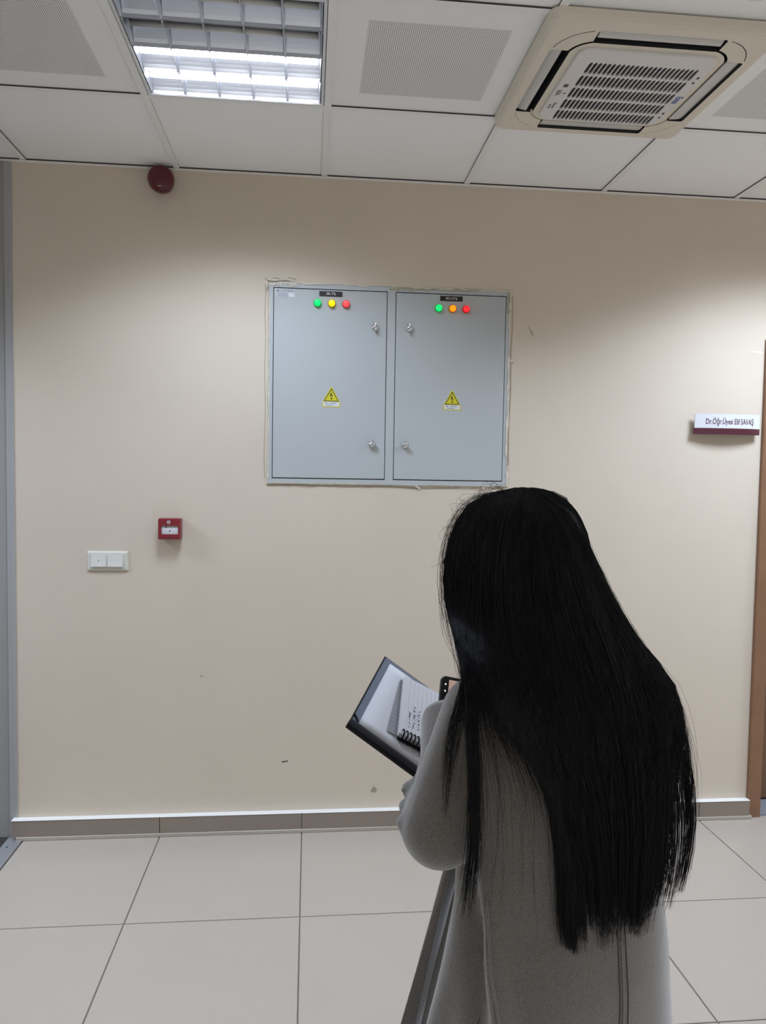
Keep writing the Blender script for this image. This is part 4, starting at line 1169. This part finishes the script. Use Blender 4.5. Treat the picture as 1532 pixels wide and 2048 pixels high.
for j in range(8):
    bm.faces.new((A[0][j], A[0][j + 1], Bv[0][j + 1], Bv[0][j])); bm.faces.new((A[10][j], Bv[10][j], Bv[10][j + 1], A[10][j + 1]))
finish(bm, 'sheet', M_paper, pa, True)
E1 = (FW * .972 + FB * .232).normalized(); E2 = (FB * .972 - FW * .232).normalized()
nb = tag(frame_obj('notebook', FTL + FW * .034 + FB * .051 + FN * .0044, E1, E2, FN), 'small spiral-bound notebook with ruled handwritten page on the white papers', 'notebook')
bm = bmesh.new(); prism(bm, [(.004, -.004), (.150, -.020), (.152, .17), (.004, .17)], 0.0005, .0012, 'z'); lp = finish(bm, 'loose_page', mat('shaded_grid_page', (0.24, 0.24, 0.26), 0.7), nb)  # dark grey page: the notebook's shadow is put into its colour
bm = bmesh.new()
for k in range(15): box(bm, .010 + .0098 * k, .0108 + .0098 * k, -.004 - .0108 * k / 10, .02, .0012, .00135)
finish(bm, 'page_grid', M_line, lp)
bm = bmesh.new(); box(bm, .002, .159, .001, .19, .0012, .002); finish(bm, 'back_cover', M_fold_bl, nb)
bm = bmesh.new(); box(bm, 0, .151, 0, .19, .002, .0085); finish(bm, 'page_block', M_paper2, nb)
bm = bmesh.new(); box(bm, -.001, .150, -.0005, .19, .0088, .0094); pg = finish(bm, 'ruled_page', M_paper2, nb)
bm = bmesh.new()
for k in range(18): box(bm, .004, .139, .0135 + .0095 * k, .0140 + .0095 * k, .0094, .00955)
finish(bm, 'ruled_line', M_line, pg)
bm = bmesh.new(); r_ = random.Random(4)
for k in range(8):
    y = .018 + .0095 * k; x1 = .128
    x = .128 - r_.uniform(.035, .06)
    pts = []
    while x < x1:
        pts.append((x, y + r_.uniform(-.0026, .0030), .0097)); x += r_.uniform(.0009, .0020)
        if r_.random() < .16 and len(pts) > 2:
            tube(bm, pts, .00035, 4); pts = []; x += .0025
    if len(pts) > 1: tube(bm, pts, .00035, 4)
finish(bm, 'handwriting', M_pen, pg)
bm = bmesh.new(); tor = []
for k in range(23): tor.append([(.1475 + .0105 * math.cos(t), .007 + .0076 * k, .0052 + .0105 * math.sin(t)) for t in [2 * PI * q / 14 for q in range(15)]])
bm.free()
for P in tor:
    bm = bmesh.new(); tube(bm, P, .0015, 6, caps=False); finish(bm, 'binding_ring', M_fold_bl, nb, True)

ph = tag(frame_obj('phone', PH_C0 + PH_R * .036 - PH_U * .075, PH_R, PH_U, PH_N), 'black phone held upright behind the notebook, screen towards the person', 'phone')
bm = bmesh.new()
lay = []
for inset, z in ((.0015, -.0045), (0, -.003), (0, .003), (.0015, .0045)):
    lay.append([bm.verts.new((x, y, z)) for x, y in rrect(0, 0, .036 - inset, .075 - inset, .009, 5)])
n = len(lay[0])
for a, b in zip(lay, lay[1:]):
    for k in range(n): bm.faces.new((a[k], a[(k + 1) % n], b[(k + 1) % n], b[k]))
bm.faces.new(lay[0][::-1]); bm.faces.new(lay[-1]); finish(bm, 'phone_body', M_black, ph)
M_scr = mat('screen_picture', (0.02, 0.02, 0.02), 0.2, emit=(0.50, 0.33, 0.29), estr=0.75)
M_scr2 = mat('screen_dark_picture', (0.02, 0.02, 0.02), 0.2, emit=(0.12, 0.04, 0.035), estr=0.75)
M_dot = mat('screen_white_mark', (0.1, 0.1, 0.1), 0.2, emit=(0.8, 0.8, 0.8), estr=0.9)
bm = bmesh.new(); box(bm, -.0215, .033, -.070, .069, .0045, .0048); sc_ = finish(bm, 'screen', M_scr, ph)
bm = bmesh.new(); prism(bm, [(-.002, .069), (.020, .069), (.016, .045), (-.006, .02), (-.001, .045)], .0048, .005, 'z'); finish(bm, 'screen_picture', M_scr2, sc_)
bm = bmesh.new()
for yy in (.060, .048): lathe(bm, [(0, .0049), (.0016, .0048), (.0017, .0044)], Matrix.Translation((-.0275, yy, 0)), 14)
finish(bm, 'screen_mark', M_dot, sc_)
